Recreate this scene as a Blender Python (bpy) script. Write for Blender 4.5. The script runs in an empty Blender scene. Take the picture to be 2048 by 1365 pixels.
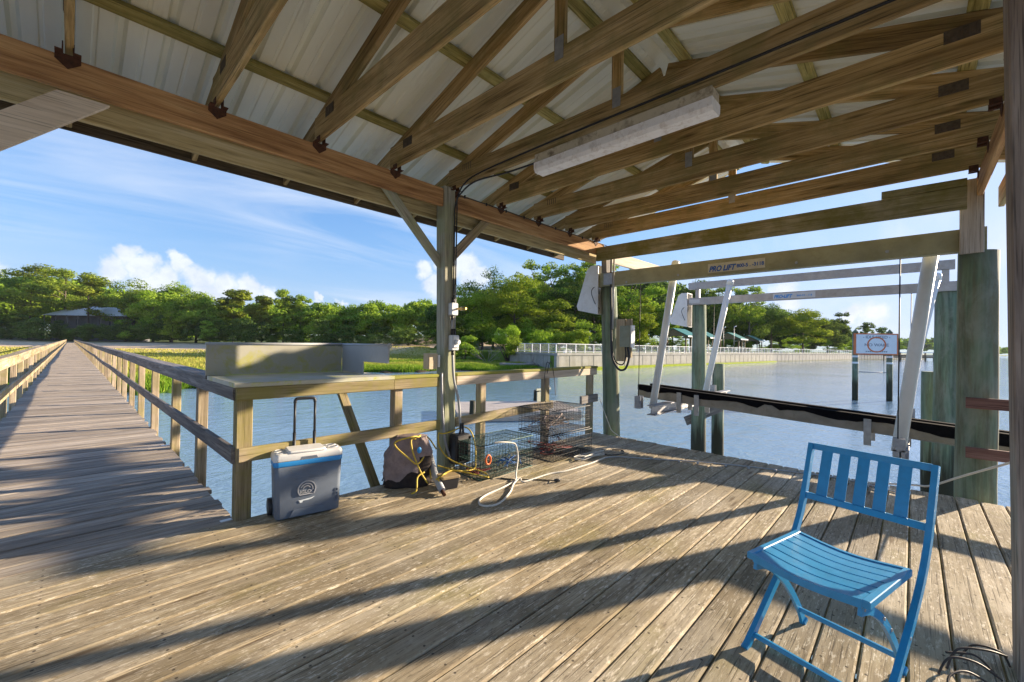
import bpy, math, random
import numpy as np
from mathutils import Vector, Matrix
PI = math.pi
R = math.radians
rnd = random.Random(7)
SC = bpy.context.scene
COL = SC.collection
V = Vector

# ------------------------------------------------------------------ camera
CAMZ = 1.35
AZ, PITCH, ROLL = R(43.6), R(.65), R(.95)
def cam_axes():
    fh = V((math.cos(AZ), math.sin(AZ), 0)); rh = V((math.sin(AZ), -math.cos(AZ), 0)); uh = V((0, 0, 1))
    f = math.cos(PITCH)*fh + math.sin(PITCH)*uh
    u0 = -math.sin(PITCH)*fh + math.cos(PITCH)*uh
    r = math.cos(ROLL)*rh + math.sin(ROLL)*u0
    u = -math.sin(ROLL)*rh + math.cos(ROLL)*u0
    return r, u, f
cr, cu, cf = cam_axes()
cam = bpy.data.cameras.new('camera'); camo = bpy.data.objects.new('camera', cam); COL.objects.link(camo)
cam.sensor_width = 36; cam.sensor_fit = 'HORIZONTAL'; cam.lens = 842/2048*36
cam.clip_start = .05; cam.clip_end = 6000
camo.matrix_world = Matrix(((cr.x, cu.x, -cf.x, 0), (cr.y, cu.y, -cf.y, 0), (cr.z, cu.z, -cf.z, CAMZ), (0, 0, 0, 1)))
SC.camera = camo
def bearing(tx, d):
    """ground point: tx = tangent of the angle right of the viewing axis, d = distance ahead"""
    rh = V((math.sin(AZ), -math.cos(AZ), 0)); fh = V((math.cos(AZ), math.sin(AZ), 0))
    p = fh*d + rh*(tx*d)
    return p.x, p.y

# ------------------------------------------------------------------ node helpers
def N(nt, t, inp=None, **kw):
    n = nt.nodes.new(t)
    for k, v in kw.items(): setattr(n, k, v)
    for k, v in (inp or {}).items():
        s = n.inputs[k]
        if isinstance(v, bpy.types.NodeSocket): nt.links.new(v, s)
        else: s.default_value = v
    return n
def rgba(c): return (c[0], c[1], c[2], 1)
def mix(nt, f, a, b, mode='MIX'):
    n = N(nt, 'ShaderNodeMix', data_type='RGBA', blend_type=mode)
    for i, v in ((0, f), (6, a), (7, b)):
        if isinstance(v, bpy.types.NodeSocket): nt.links.new(v, n.inputs[i])
        else: n.inputs[i].default_value = v if i == 0 else rgba(v)
    return n.outputs[2]
def math_(nt, op, a, b=None, clamp=False):
    n = N(nt, 'ShaderNodeMath', operation=op, use_clamp=clamp)
    for i, v in ((0, a), (1, b)):
        if v is None: continue
        if isinstance(v, bpy.types.NodeSocket): nt.links.new(v, n.inputs[i])
        else: n.inputs[i].default_value = v
    return n.outputs[0]
def ramp(nt, fac, stops):
    n = N(nt, 'ShaderNodeValToRGB', {0: fac})
    cr_ = n.color_ramp
    while len(cr_.elements) < len(stops): cr_.elements.new(.5)
    for e, (p, c) in zip(cr_.elements, stops):
        e.position = p; e.color = rgba(c) if isinstance(c, tuple) else (c, c, c, 1)
    return n.outputs[0]
def noise(nt, vec, scale, detail=4, rough=.55, dist=0):
    return N(nt, 'ShaderNodeTexNoise', {'Vector': vec, 'Scale': scale, 'Detail': detail, 'Roughness': rough, 'Distortion': dist}).outputs[0]
def mapv(nt, vec, sc, loc=(0, 0, 0)):
    return N(nt, 'ShaderNodeMapping', {'Vector': vec, 'Scale': sc, 'Location': loc}).outputs[0]
def newmat(name):
    m = bpy.data.materials.new(name); m.use_nodes = True
    nt = m.node_tree; b = nt.nodes['Principled BSDF']
    return m, nt, b
def bump(nt, b, h, strength, dist):
    n = N(nt, 'ShaderNodeBump', {'Height': h, 'Strength': strength, 'Distance': dist})
    nt.links.new(n.outputs[0], b.inputs['Normal'])
def gattr(nt): return N(nt, 'ShaderNodeAttribute', attribute_name='g').outputs['Vector']
def tattr(nt): return N(nt, 'ShaderNodeAttribute', attribute_name='t').outputs['Fac']
def pos(nt): return N(nt, 'ShaderNodeNewGeometry').outputs['Position']
def setc(nt, b, c):
    if isinstance(c, bpy.types.NodeSocket): nt.links.new(c, b.inputs['Base Color'])
    else: b.inputs['Base Color'].default_value = rgba(c)

def wood(name, dark, mid, light, moss=0., mosscol=(.16, .17, .03), flecks=0., stain=0., tone=.22, rough=.82, knots=.5, crk=.34):
    m, nt, b = newmat(name); g = gattr(nt); p = pos(nt)
    f1 = noise(nt, mapv(nt, g, (1.3, 26, 26)), 1, 7, .66, .35)
    f2 = noise(nt, mapv(nt, g, (.5, 5, 5)), 1, 4, .55, .8)
    f = math_(nt, 'ADD', math_(nt, 'MULTIPLY', f1, .7), math_(nt, 'MULTIPLY', f2, .3))
    c = ramp(nt, f, [(.35, dark), (.5, mid), (.65, light)])
    crack = noise(nt, mapv(nt, g, (3.2, 150, 150)), 1, 3, .5)
    ck = ramp(nt, crack, [(.30, crk), (.46, 1.)])
    c = mix(nt, 1, c, ck, 'MULTIPLY')
    if knots:
        vo = N(nt, 'ShaderNodeTexVoronoi', {'Vector': mapv(nt, g, (1.3, 9, 9)), 'Scale': 1.}).outputs['Distance']
        kf = math_(nt, 'MULTIPLY', ramp(nt, vo, [(.05, 1.), (.16, 0.)]), knots)
        c = mix(nt, kf, c, tuple(x*.45 for x in dark))
    if stain:
        s = noise(nt, p, 1.1, 5, .6, .6)
        c = mix(nt, math_(nt, 'MULTIPLY', ramp(nt, s, [(.42, 0.), (.62, 1.)]), stain), c, tuple(x*.72 for x in mid), 'MIX')
    if flecks:
        w1 = noise(nt, mapv(nt, g, (9, 55, 55)), 1, 5, .7)
        w2 = noise(nt, p, 1.7, 4, .6)
        ff = math_(nt, 'MULTIPLY', ramp(nt, w1, [(.56, 0.), (.63, 1.)]), ramp(nt, w2, [(.38, .15), (.6, 1.)]))
        c = mix(nt, math_(nt, 'MULTIPLY', ff, flecks), c, (.50, .44, .35))
    if moss:
        mm = noise(nt, p, 2.6, 6, .68, .3)
        mf = math_(nt, 'MULTIPLY', ramp(nt, mm, [(.5 - .22*moss, 0.), (.62, 1.)]), min(1, .45 + .5*moss))
        c = mix(nt, mf, c, mosscol)
    hs = N(nt, 'ShaderNodeHueSaturation', {'Color': c, 'Value': math_(nt, 'ADD', math_(nt, 'MULTIPLY', tattr(nt), tone), 1.)})
    setc(nt, b, hs.outputs[0])
    b.inputs['Roughness'].default_value = rough; b.inputs['Specular IOR Level'].default_value = .25
    bump(nt, b, math_(nt, 'ADD', f1, math_(nt, 'MULTIPLY', ck, .5)), .5, .004)
    return m
def plain(name, col, rough=.5, metal=0., var=.12, scale=6., dirt=0., dirtcol=(.1, .08, .05), spec=.5, coat=0., bumps=0.):
    m, nt, b = newmat(name); p = pos(nt)
    n1 = noise(nt, p, scale, 5, .6)
    c = mix(nt, 1, col, ramp(nt, n1, [(.3, 1-var), (.7, 1+var)]), 'MULTIPLY')
    if dirt:
        n2 = noise(nt, p, scale*1.9, 7, .72, .5)
        c = mix(nt, math_(nt, 'MULTIPLY', ramp(nt, n2, [(.5, 0.), (.68, 1.)]), dirt), c, dirtcol)
    setc(nt, b, c)
    b.inputs['Roughness'].default_value = rough; b.inputs['Metallic'].default_value = metal
    b.inputs['Specular IOR Level'].default_value = spec; b.inputs['Coat Weight'].default_value = coat
    if bumps: bump(nt, b, noise(nt, p, scale*6, 4, .6), bumps, .004)
    return m

# ------------------------------------------------------------------ mesh builder
ORG = {}
class MB:
    def __init__(s): s.v = []; s.f = []; s.g = []; s.t = []; s.sm = []
    def add(s, vs, fs, gs=None, t=None, smooth=False):
        o = len(s.v); t = rnd.uniform(-1, 1) if t is None else t
        s.v += [tuple(x) for x in vs]
        s.g += [tuple(x) for x in (gs if gs is not None else vs)]
        s.t += [t]*len(vs)
        s.f += [tuple(i+o for i in f) for f in fs]; s.sm += [smooth]*len(fs)
        return s
    def beam(s, p0, p1, w, h, up=(0, 0, 1), c=.006, t=None):
        """chamfered bar from p0 to p1, w across, h along up"""
        p0, p1 = V(p0), V(p1); d = (p1-p0); L = d.length; d = d/L
        up = V(up); b = d.cross(up)
        if b.length < 1e-4: b = d.cross(V((0, 1, 0)))
        b.normalize(); u = b.cross(d).normalized()
        a, e = w/2, h/2; c = min(c, a*.6, e*.6)
        pr = [(-a+c, -e), (a-c, -e), (a, -e+c), (a, e-c), (a-c, e), (-a+c, e), (-a, e-c), (-a, -e+c)]
        off = V((rnd.uniform(0, 50), rnd.uniform(0, 50), rnd.uniform(0, 50)))
        vs, gs = [], []
        for q, l in ((p0, 0), (p1, L)):
            for x, y in pr:
                vs.append(q+b*x+u*y); gs.append(off+V((l, x, y)))
        fs = [(i, (i+1) % 8, 8+(i+1) % 8, 8+i) for i in range(8)]
        fs = [tuple(reversed(f)) for f in fs] + [tuple(range(8)), tuple(range(15, 7, -1))]
        return s.add(vs, fs, gs, t)
    def box(s, x0, x1, y0, y1, z0, z1, axis='x', c=.006, t=None):
        X, Y, Z = (x0+x1)/2, (y0+y1)/2, (z0+z1)/2
        if axis == 'x': return s.beam((x0, Y, Z), (x1, Y, Z), abs(y1-y0), abs(z1-z0), (0, 0, 1), c, t)
        if axis == 'y': return s.beam((X, y0, Z), (X, y1, Z), abs(x1-x0), abs(z1-z0), (0, 0, 1), c, t)
        return s.beam((X, Y, z0), (X, Y, z1), abs(x1-x0), abs(y1-y0), (0, 1, 0), c, t)
    def tube(s, path, r, n=8, caps=True, t=None, smooth=True):
        P = [V(p) for p in path]; k = len(P); rs = r if isinstance(r, (list, tuple)) else [r]*k
        vs, gs = [], []; off = V((rnd.uniform(0, 50), rnd.uniform(0, 50), 0)); L = 0; prev = None
        for i in range(k):
            d = (P[min(i+1, k-1)]-P[max(i-1, 0)])
            d = d.normalized() if d.length > 1e-9 else V((0, 0, 1))
            if prev is None:
                a = V((0, 0, 1)) if abs(d.z) < .9 else V((1, 0, 0)); b = d.cross(a).normalized()
            else:
                b = prev-d*prev.dot(d); b = b.normalized() if b.length > 1e-6 else d.cross(V((1, 0, 0))).normalized()
            prev = b; u = d.cross(b)
            if i: L += (P[i]-P[i-1]).length
            for j in range(n):
                an = 2*PI*j/n; vs.append(P[i]+(b*math.cos(an)+u*math.sin(an))*rs[i])
                gs.append(off+V((L, math.cos(an)*rs[i], math.sin(an)*rs[i])))
        fs = [(i*n+j, i*n+(j+1) % n, (i+1)*n+(j+1) % n, (i+1)*n+j) for i in range(k-1) for j in range(n)]
        s.add(vs, fs, gs, t, smooth)
        if caps:
            s.f += [tuple(reversed([len(s.v)-k*n+j for j in range(n)])), tuple(len(s.v)-n+j for j in range(n))]; s.sm += [False, False]
        return s
    def loft(s, secs, caps=True, t=None, smooth=True):
        n = len(secs[0]); k = len(secs); vs = [V(p) for sec in secs for p in sec]
        fs = [(i*n+j, i*n+(j+1) % n, (i+1)*n+(j+1) % n, (i+1)*n+j) for i in range(k-1) for j in range(n)]
        s.add(vs, fs, None, t, smooth)
        if caps:
            o = len(s.v)-k*n
            s.f += [tuple(reversed([o+j for j in range(n)])), tuple(o+(k-1)*n+j for j in range(n))]; s.sm += [False, False]
        return s
    def prism(s, pts, d, t=None):
        n = len(pts); P = [V(p) for p in pts]; d = V(d)
        return s.add(P+[p+d for p in P], [(i, (i+1) % n, n+(i+1) % n, n+i) for i in range(n)]+[tuple(range(n-1, -1, -1)), tuple(range(n, 2*n))], None, t)
    def ball(s, c, r, n=10, sc=(1, 1, 1)):
        secs = []; m = n//2
        for i in range(m+1):
            a = -PI/2+PI*(i+.02)/(m+.04); rr = math.cos(a)*r
            secs.append([V(c)+V((rr*math.cos(2*PI*j/n)*sc[0], rr*math.sin(2*PI*j/n)*sc[1], r*math.sin(a)*sc[2])) for j in range(n)])
        return s.loft(secs)
    def build(s, name, mat, parent=None, label=None, origin=None):
        o = V(origin) if origin is not None else (ORG[parent.name] if parent else V((0, 0, 0)))
        me = bpy.data.meshes.new(name)
        va = np.array(s.v, dtype=float)-np.array(o)[None, :]
        me.from_pydata([tuple(x) for x in va], [], s.f)
        me.polygons.foreach_set('use_smooth', s.sm)
        ga = me.attributes.new('g', 'FLOAT_VECTOR', 'POINT'); ga.data.foreach_set('vector', np.array(s.g, dtype=np.float32).ravel())
        ta = me.attributes.new('t', 'FLOAT', 'POINT'); ta.data.foreach_set('value', np.array(s.t, dtype=np.float32))
        for mm in (mat if isinstance(mat, (list, tuple)) else [mat]): me.materials.append(mm)
        me.update()
        ob = bpy.data.objects.new(name, me); COL.objects.link(ob)
        if parent: ob.parent = parent
        else: ob.location = o
        ORG[ob.name] = o
        if label: ob['label'] = label
        return ob
def root(name, label, cat, loc, group=None):
    o = bpy.data.objects.new(name, None); COL.objects.link(o); o.location = loc; o.empty_display_size = .1
    o['label'] = label; o['category'] = cat
    if group: o['group'] = group
    ORG[o.name] = V(loc); return o
def tag(o, label, cat, group=None):
    o['label'] = label; o['category'] = cat
    if group: o['group'] = group
    return o
def kind(o, k): o['kind'] = k; return o
def copy_thing(src, loc, label, rotz=0, scale=1):
    r = src.copy(); COL.objects.link(r); r.location = loc; r.rotation_euler = (0, 0, rotz); r.scale = (scale,)*3; r['label'] = label
    for ch in list(src.children):
        c = ch.copy(); COL.objects.link(c); c.parent = r
        for g in ch.children:
            d = g.copy(); COL.objects.link(d); d.parent = c
    return r
def rrect(w, d, r, z=0, n=5, cx=0, cy=0):
    out = []
    for (sx, sy, a0) in ((1, 1, 0), (-1, 1, 90), (-1, -1, 180), (1, -1, 270)):
        for i in range(n+1):
            a = R(a0+90*i/n); out.append((cx+sx*(w/2-r)+r*math.cos(a), cy+sy*(d/2-r)+r*math.sin(a), z))
    return out
def text(body, size, loc, xd, ud, mat, parent, name='lettering', shear=0., extrude=.001, bold=0., align='LEFT', sx=1.):
    cu_ = bpy.data.curves.new(name, 'FONT'); cu_.body = body; cu_.size = size; cu_.shear = shear; cu_.extrude = extrude; cu_.offset = bold; cu_.align_x = align
    tmp = bpy.data.objects.new('tmp_text', cu_); COL.objects.link(tmp)
    dg = bpy.context.evaluated_depsgraph_get(); dg.update()
    me = bpy.data.meshes.new_from_object(tmp.evaluated_get(dg)); bpy.data.objects.remove(tmp); bpy.data.curves.remove(cu_)
    X = V(xd).normalized(); U = V(ud).normalized(); Z = X.cross(U); o = ORG[parent.name]
    for v in me.vertices:
        c = v.co.copy(); v.co = V(loc)-o+X*c.x*sx+U*c.y+Z*c.z
    me.materials.clear(); me.materials.append(mat)
    ob = bpy.data.objects.new(name, me); COL.objects.link(ob); ob.parent = parent; ORG[ob.name] = o
    return ob
def smooth_path(pts, k=6):
    P = [V(p) for p in pts]; out = []
    for i in range(len(P)-1):
        a, b, c, d = P[max(i-1, 0)], P[i], P[i+1], P[min(i+2, len(P)-1)]
        for j in range(k):
            t = j/k; out.append(.5*((2*b)+(c-a)*t+(2*a-5*b+4*c-d)*t*t+(3*b-a-3*c+d)*t**3))
    return out+[P[-1]]

# ------------------------------------------------------------------ materials
def deckmat():
    m, nt, b = newmat('weathered deck boards'); g = gattr(nt); p = pos(nt)
    f1 = noise(nt, mapv(nt, g, (2.2, 40, 40)), 1, 8, .7, .25); f2 = noise(nt, mapv(nt, g, (.8, 9, 9)), 1, 5, .6, .8)
    f = math_(nt, 'ADD', math_(nt, 'MULTIPLY', f1, .6), math_(nt, 'MULTIPLY', f2, .4))
    c = ramp(nt, f, [(.36, (.19, .15, .105)), (.5, (.40, .335, .24)), (.64, (.62, .54, .41))])
    wear = noise(nt, p, 1.3, 6, .65, .5); c = mix(nt, ramp(nt, wear, [(.40, 0.), (.60, .8)]), c, (.27, .22, .145))
    grey = noise(nt, mapv(nt, p, (.5, .9, 1), (4, 2, 0)), 1, 4, .6); c = mix(nt, ramp(nt, grey, [(.48, 0.), (.66, .55)]), c, (.52, .485, .43))
    ms = noise(nt, mapv(nt, p, (.8, 1.2, 1), (9, 1, 0)), 1.4, 6, .65); c = mix(nt, ramp(nt, ms, [(.54, 0.), (.72, .6)]), c, (.22, .195, .055))
    fl = noise(nt, mapv(nt, p, (15, 62, 50)), 1, 7, .74); area = noise(nt, p, 2.2, 5, .6)
    ff = math_(nt, 'MULTIPLY', ramp(nt, fl, [(.54, 0.), (.60, 1.)]), ramp(nt, area, [(.36, .12), (.58, 1.)])); c = mix(nt, math_(nt, 'MULTIPLY', ff, .85), c, (.72, .66, .56))
    fd = noise(nt, mapv(nt, p, (16, 60, 40), (3, 5, 1)), 1, 6, .7); c = mix(nt, math_(nt, 'MULTIPLY', ramp(nt, fd, [(.57, 0.), (.63, 1.)]), .6), c, (.14, .11, .075))
    crack = noise(nt, mapv(nt, g, (3.0, 170, 170)), 1, 3, .5); ck = ramp(nt, crack, [(.31, .36), (.43, 1.)]); c = mix(nt, 1, c, ck, 'MULTIPLY')
    vo = N(nt, 'ShaderNodeTexVoronoi', {'Vector': mapv(nt, g, (1.1, 8, 8)), 'Scale': 1.}).outputs['Distance']; c = mix(nt, math_(nt, 'MULTIPLY', ramp(nt, vo, [(.05, 1.), (.15, 0.)]), .75), c, (.10, .065, .035))
    sx_ = N(nt, 'ShaderNodeSeparateXYZ', {0: p})      # screw heads over every joist, two to a board
    fx = math_(nt, 'MULTIPLY', math_(nt, 'ABSOLUTE', math_(nt, 'SUBTRACT', math_(nt, 'FRACT', math_(nt, 'ADD', math_(nt, 'DIVIDE', sx_.outputs[0], .4), 6.7)), .5)), .4)
    fy = math_(nt, 'MULTIPLY', math_(nt, 'ABSOLUTE', math_(nt, 'SUBTRACT', math_(nt, 'ABSOLUTE', math_(nt, 'SUBTRACT', math_(nt, 'FRACT', math_(nt, 'ADD', math_(nt, 'DIVIDE', sx_.outputs[1], .153), 93.9)), .5)), .29)), .153)
    rr = math_(nt, 'SQRT', math_(nt, 'ADD', math_(nt, 'MULTIPLY', fx, fx), math_(nt, 'MULTIPLY', fy, fy)))
    c = mix(nt, N(nt, 'ShaderNodeMapRange', {'Value': rr, 'From Min': .0045, 'From Max': .0075, 'To Min': .85, 'To Max': 0.}).outputs[0], c, (.05, .04, .035))
    c = mix(nt, 1, c, (1., .975, .91), 'MULTIPLY')
    hs = N(nt, 'ShaderNodeHueSaturation', {'Color': c, 'Value': math_(nt, 'ADD', math_(nt, 'MULTIPLY', tattr(nt), .2), 1.)}); setc(nt, b, hs.outputs[0])
    b.inputs['Roughness'].default_value = .9; b.inputs['Specular IOR Level'].default_value = .2
    bump(nt, b, math_(nt, 'ADD', math_(nt, 'ADD', f1, math_(nt, 'MULTIPLY', ck, .6)), math_(nt, 'MULTIPLY', fl, .5)), .6, .004); return m
m_deck = deckmat()
m_walk = wood('grey walkway boards', (.18, .15, .125), (.365, .305, .24), (.53, .46, .375), flecks=.5, stain=.3, tone=.26, knots=.25)
m_rail = wood('tan rail lumber', (.20, .15, .10), (.385, .30, .205), (.54, .44, .32), moss=.22, mosscol=(.25, .225, .07), tone=.16)
m_railgrey = wood('grey weathered rail', (.10, .09, .085), (.21, .19, .175), (.33, .30, .27), tone=.18)
m_mossy = wood('mossy rail lumber', (.15, .115, .07), (.29, .225, .14), (.42, .345, .225), moss=.42, mosscol=(.25, .225, .045), tone=.14)
m_mosscap = wood('moss covered cap board', (.13, .11, .05), (.27, .23, .11), (.40, .34, .2), moss=.8, mosscol=(.30, .31, .03), tone=.1)
m_truss = wood('brown truss lumber', (.19, .118, .045), (.43, .29, .12), (.62, .45, .23), tone=.2, moss=.12, mosscol=(.2, .18, .06), knots=.8)
m_beam = wood('red brown beam', (.24, .115, .048), (.49, .27, .115), (.66, .42, .20), tone=.12, crk=.6)
m_beam2 = wood('yellow brown beam', (.27, .20, .09), (.50, .40, .20), (.64, .54, .32), tone=.12, crk=.6)
m_purlin = wood('green brown purlin', (0.199, 0.166, 0.0553), (0.42, 0.354, 0.122), (0.663, 0.575, 0.243), tone=.2, moss=.3, mosscol=(.2, .2, .05))
m_post = wood('grey green post', (.19, .17, .13), (.36, .34, .27), (.5, .48, .39), moss=.5, mosscol=(.31, .34, .19), tone=.1)
m_postr = wood('brown grey post', (0.145, 0.112, 0.0924), (0.277, 0.218, 0.178), (0.396, 0.323, 0.264), tone=.1)
m_fresh = wood('pale new lumber', (.42, .33, .25), (.60, .50, .39), (.70, .60, .49), tone=.08, knots=.5, crk=.55)
m_fascia = wood('dark eave board', (.06, .045, .03), (.12, .09, .06), (.2, .16, .11), tone=.1)
m_gable = wood('mossy gable beam', (0.188, 0.16, 0.0938), (0.375, 0.319, 0.188), (0.562, 0.488, 0.319), moss=.75, mosscol=(.17, .15, .02), tone=.1)
m_redrail = wood('reddish brown rail', (.12, .06, .045), (.21, .11, .085), (.3, .18, .14), tone=.1)
m_floatdock = wood('bleached dock plank', (.34, .29, .24), (.5, .44, .38), (.6, .54, .47), tone=.1)
def pile_mat(name, base, streak, dark):
    m, nt, b = newmat(name); g = gattr(nt); p = pos(nt)
    f1 = noise(nt, mapv(nt, g, (.7, 14, 14)), 1, 6, .62, .3)
    f2 = noise(nt, mapv(nt, g, (.35, 5, 5)), 1, 4, .6, .6)
    c = ramp(nt, f1, [(.32, dark), (.5, base), (.7, tuple(x*1.5 for x in base))])
    c = mix(nt, ramp(nt, f2, [(.52, 0.), (.66, .8)]), c, streak)
    mo = noise(nt, mapv(nt, p, (5, 5, 2.2)), 1, 6, .65, .4); c = mix(nt, ramp(nt, mo, [(.46, 0.), (.64, .65)]), c, (.27, .29, .23)); m2 = noise(nt, mapv(nt, p, (7, 7, .8), (3, 1, 2)), 1, 6, .7); c = mix(nt, ramp(nt, m2, [(.52, 0.), (.66, .7)]), c, (.10, .095, .055))
    sep = N(nt, 'ShaderNodeSeparateXYZ', {0: p})
    tide = math_(nt, 'ADD', sep.outputs[2], math_(nt, 'MULTIPLY', math_(nt, 'SUBTRACT', f1, .5), 1.2))
    mr = N(nt, 'ShaderNodeMapRange', {'Value': tide, 'From Min': -.55, 'From Max': -.1, 'To Min': 1., 'To Max': 0.})
    c = mix(nt, mr.outputs[0], c, (.035, .035, .018))
    setc(nt, b, c); b.inputs['Roughness'].default_value = .85
    bump(nt, b, f1, .6, .01); return m
m_pile = pile_mat('treated piling', (.15, .205, .13), (.17, .135, .07), (.065, .09, .058))
m_rust = plain('rusted hanger steel', (.10, .04, .02), .85, .3, .35, 30, .75, (.025, .02, .018))
m_galv = plain('dull galvanized steel', (.33, .34, .36), .5, .6, .15, 25)
m_plate = plain('dark nail plate', (.12, .095, .07), .7, .4, .3, 40, .5, (.16, .09, .045))
m_alu = plain('weathered aluminium', (.36, .355, .36), .5, .55, .12, 7, .4, (.24, .21, .16))
m_alumoss = plain('mildewed aluminium', (.31, .29, .17), .6, .25, .2, 4, .55, (.22, .20, .085))
m_white = plain('white plastic', (.78, .78, .78), .4, 0, .06, 5, .18, (.5, .45, .36))
m_pvc = plain('white guide pole pvc', (.72, .72, .70), .35, 0, .06, 4, .15, (.5, .47, .4))
m_cover = plain('stained white motor cover', (.72, .71, .70), .45, 0, .08, 5, .3, (.45, .40, .33))
m_bunk = plain('dirty bunk aluminium', (.23, .21, .18), .6, .3, .2, 5, .6, (.16, .13, .08))
m_carpet = plain('black bunk carpet', (.006, .006, .008), .97, 0, .3, 30, spec=.05)
m_black = plain('black plastic', (.02, .021, .025), .5, 0, .2, 12)
m_cable = plain('black cable', (.02, .02, .023), .55, 0, .1, 12)
m_blue = plain('blue chair paint', (.026, .275, .54), .36, 0, .08, 22, .22, (.04, .17, .30), coat=.15)
m_grey = plain('grey cooler plastic', (.145, .175, .225), .5, 0, .08, 9, .12, (.21, .21, .21))
m_clid = plain('pale grey lid plastic', (.76, .755, .74), .45, 0, .05, 8, .12, (.45, .42, .38))
m_cblue = plain('bright blue band', (.03, .30, .72), .42, 0, .05, 9)
m_emb = plain('raised grey emblem', (.33, .34, .37), .45, 0, .05, 12)
m_scuff = plain('white scuffed sticker', (.7, .75, .78), .6, 0, .1, 40, .5, (.2, .23, .27))
m_pink = plain('faded pink vinyl', (.27, .205, .195), .75, 0, .25, 9, .6, (.17, .13, .11), bumps=.7)
m_torn = plain('torn dark lining', (.03, .022, .02), .9, 0, .4, 18, .4, (.10, .05, .03), bumps=.6)
m_yellow = plain('yellow rope', (.62, .44, .05), .6, 0, .15, 60)
m_rope = plain('white rope', (.66, .63, .56), .75, 0, .12, 80, .3, (.4, .36, .28))
m_pipe = plain('grey pvc pipe', (.38, .39, .40), .45, 0, .1, 9, .3, (.3, .27, .22))
m_tan = plain('tan lid', (.33, .24, .12), .6, 0, .15, 12, .4, (.2, .14, .07))
m_orange = plain('orange ring', (.7, .16, .04), .5, 0, .1, 12)
m_redrope = plain('red rope', (.26, .04, .04), .7, 0, .2, 40)
m_bluerope = plain('blue rope', (.04, .14, .42), .7, 0, .2, 40)
m_trapgreen = plain('green coated wire', (.012, .065, .05), .5, 0, .2, 20)
m_trapblack = plain('dark grey coated wire', (.035, .034, .032), .55, 0, .2, 20, .3, (.06, .045, .035))
m_fixture = plain('stained cream housing', (.56, .48, .34), .55, 0, .1, 6, .75, (.10, .06, .03))
m_lens = plain('dusty plastic lens', (.90, .86, .82), .45, 0, .05, 11, .55, (.50, .40, .31))
m_brass = plain('brass knob', (.5, .33, .1), .35, .8, .1, 12)
m_box = plain('light grey box', (.62, .64, .66), .5, 0, .06, 9, .2, (.4, .38, .33))
m_boxgreen = plain('mildewed box side', (.24, .26, .20), .6, 0, .15, 10, .4, (.17, .19, .12))
m_beige = plain('beige box', (.52, .42, .28), .55, 0, .1, 9, .3, (.35, .27, .17))
m_decal = plain('pale decal', (.52, .48, .36), .5, 0, .1, 9, .4, (.36, .33, .16))
m_decalg = plain('grey decal', (.52, .53, .55), .5, 0, .05, 9)
m_ltext = plain('blue letters', (.02, .10, .36), .5, 0, .1, 12)
m_ltext2 = plain('bright blue letters', (.04, .25, .62), .5, 0, .1, 12)
m_signw = plain('white sign face', (.74, .75, .76), .5, 0, .05, 3)
m_signo = plain('orange sign paint', (.62, .16, .05), .55, 0, .1, 3)
m_signk = plain('faded black sign letters', (.27, .28, .31), .6, 0, .1, 5)
m_counter = plain('mildewed counter top', (.46, .45, .36), .6, 0, .12, 3, .95, (.40, .42, .05))
m_splash = plain('grey backsplash sheet', (.40, .385, .31), .6, 0, .12, 2.2, .95, (.40, .385, .07))
m_splashg = plain('plain grey sheet', (.36, .37, .38), .55, 0, .08, 4, .2, (.28, .27, .22))
def roof_mat():
    m, nt, b = newmat('cream ribbed roof sheet'); p = pos(nt)
    n1 = noise(nt, mapv(nt, p, (3, .7, .7)), 1, 5, .6)
    c = mix(nt, 1, (.84, .85, .74), ramp(nt, n1, [(.3, .86), (.7, 1.05)]), 'MULTIPLY')
    n2 = noise(nt, mapv(nt, p, (5, .9, .9)), 1, 6, .7, .4)
    c = mix(nt, ramp(nt, n2, [(.58, 0.), (.74, .4)]), c, (.36, .32, .24))
    setc(nt, b, c); b.inputs['Roughness'].default_value = .42; b.inputs['Specular IOR Level'].default_value = .4
    return m
m_roof = roof_mat()
# ------------------------------------------------------------------ deck and walkway
DX0, DX1, DY0, DY1 = -2.6, 5.76, -2.43, 3.69
mb = MB()
for k in range(-22, 18):
    y = .933+.153*k
    e = rnd.uniform(-.015, .012)
    mb.beam((DX0, y+.0765, -.019+rnd.uniform(-.0025, .0025)), (DX1+e, y+.0765, -.019+rnd.uniform(-.0025, .0025)), .1455, .038, c=.008)
deck = kind(mb.build('deck', m_deck), 'structure')
mb = MB()
mb.box(5.68, 5.72, DY0, DY1-.06, -.27, -.045, 'y'); mb.box(DX0, 5.72, 3.635, 3.675, -.27, -.045, 'x')
for k in range(21): mb.box(-2.5+.4*k, -2.46+.4*k, DY0, 3.63, -.24, -.042, 'y')
kind(mb.build('deck_joists', m_mossy), 'structure')
WX0, WX1, WY1 = -.74, .885, 226.
mb = MB(); y = 3.70; k = 0
while y < WY1:
    zz = -.019+rnd.uniform(-.003, .003)
    mb.beam((WX0+rnd.uniform(-.03, .02), y+.07, zz), (WX1+rnd.uniform(-.02, .03), y+.07, zz), .1405, .038, c=.006 if y < 40 else .004); y += .149
walk = kind(mb.build('walkway', m_walk), 'structure')
mb = MB()
for x in (-.62, .1, .8): mb.box(x, x+.045, 3.72, WY1, -.26, -.042, 'y')
kind(mb.build('walkway_joists', m_railgrey), 'structure')
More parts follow.
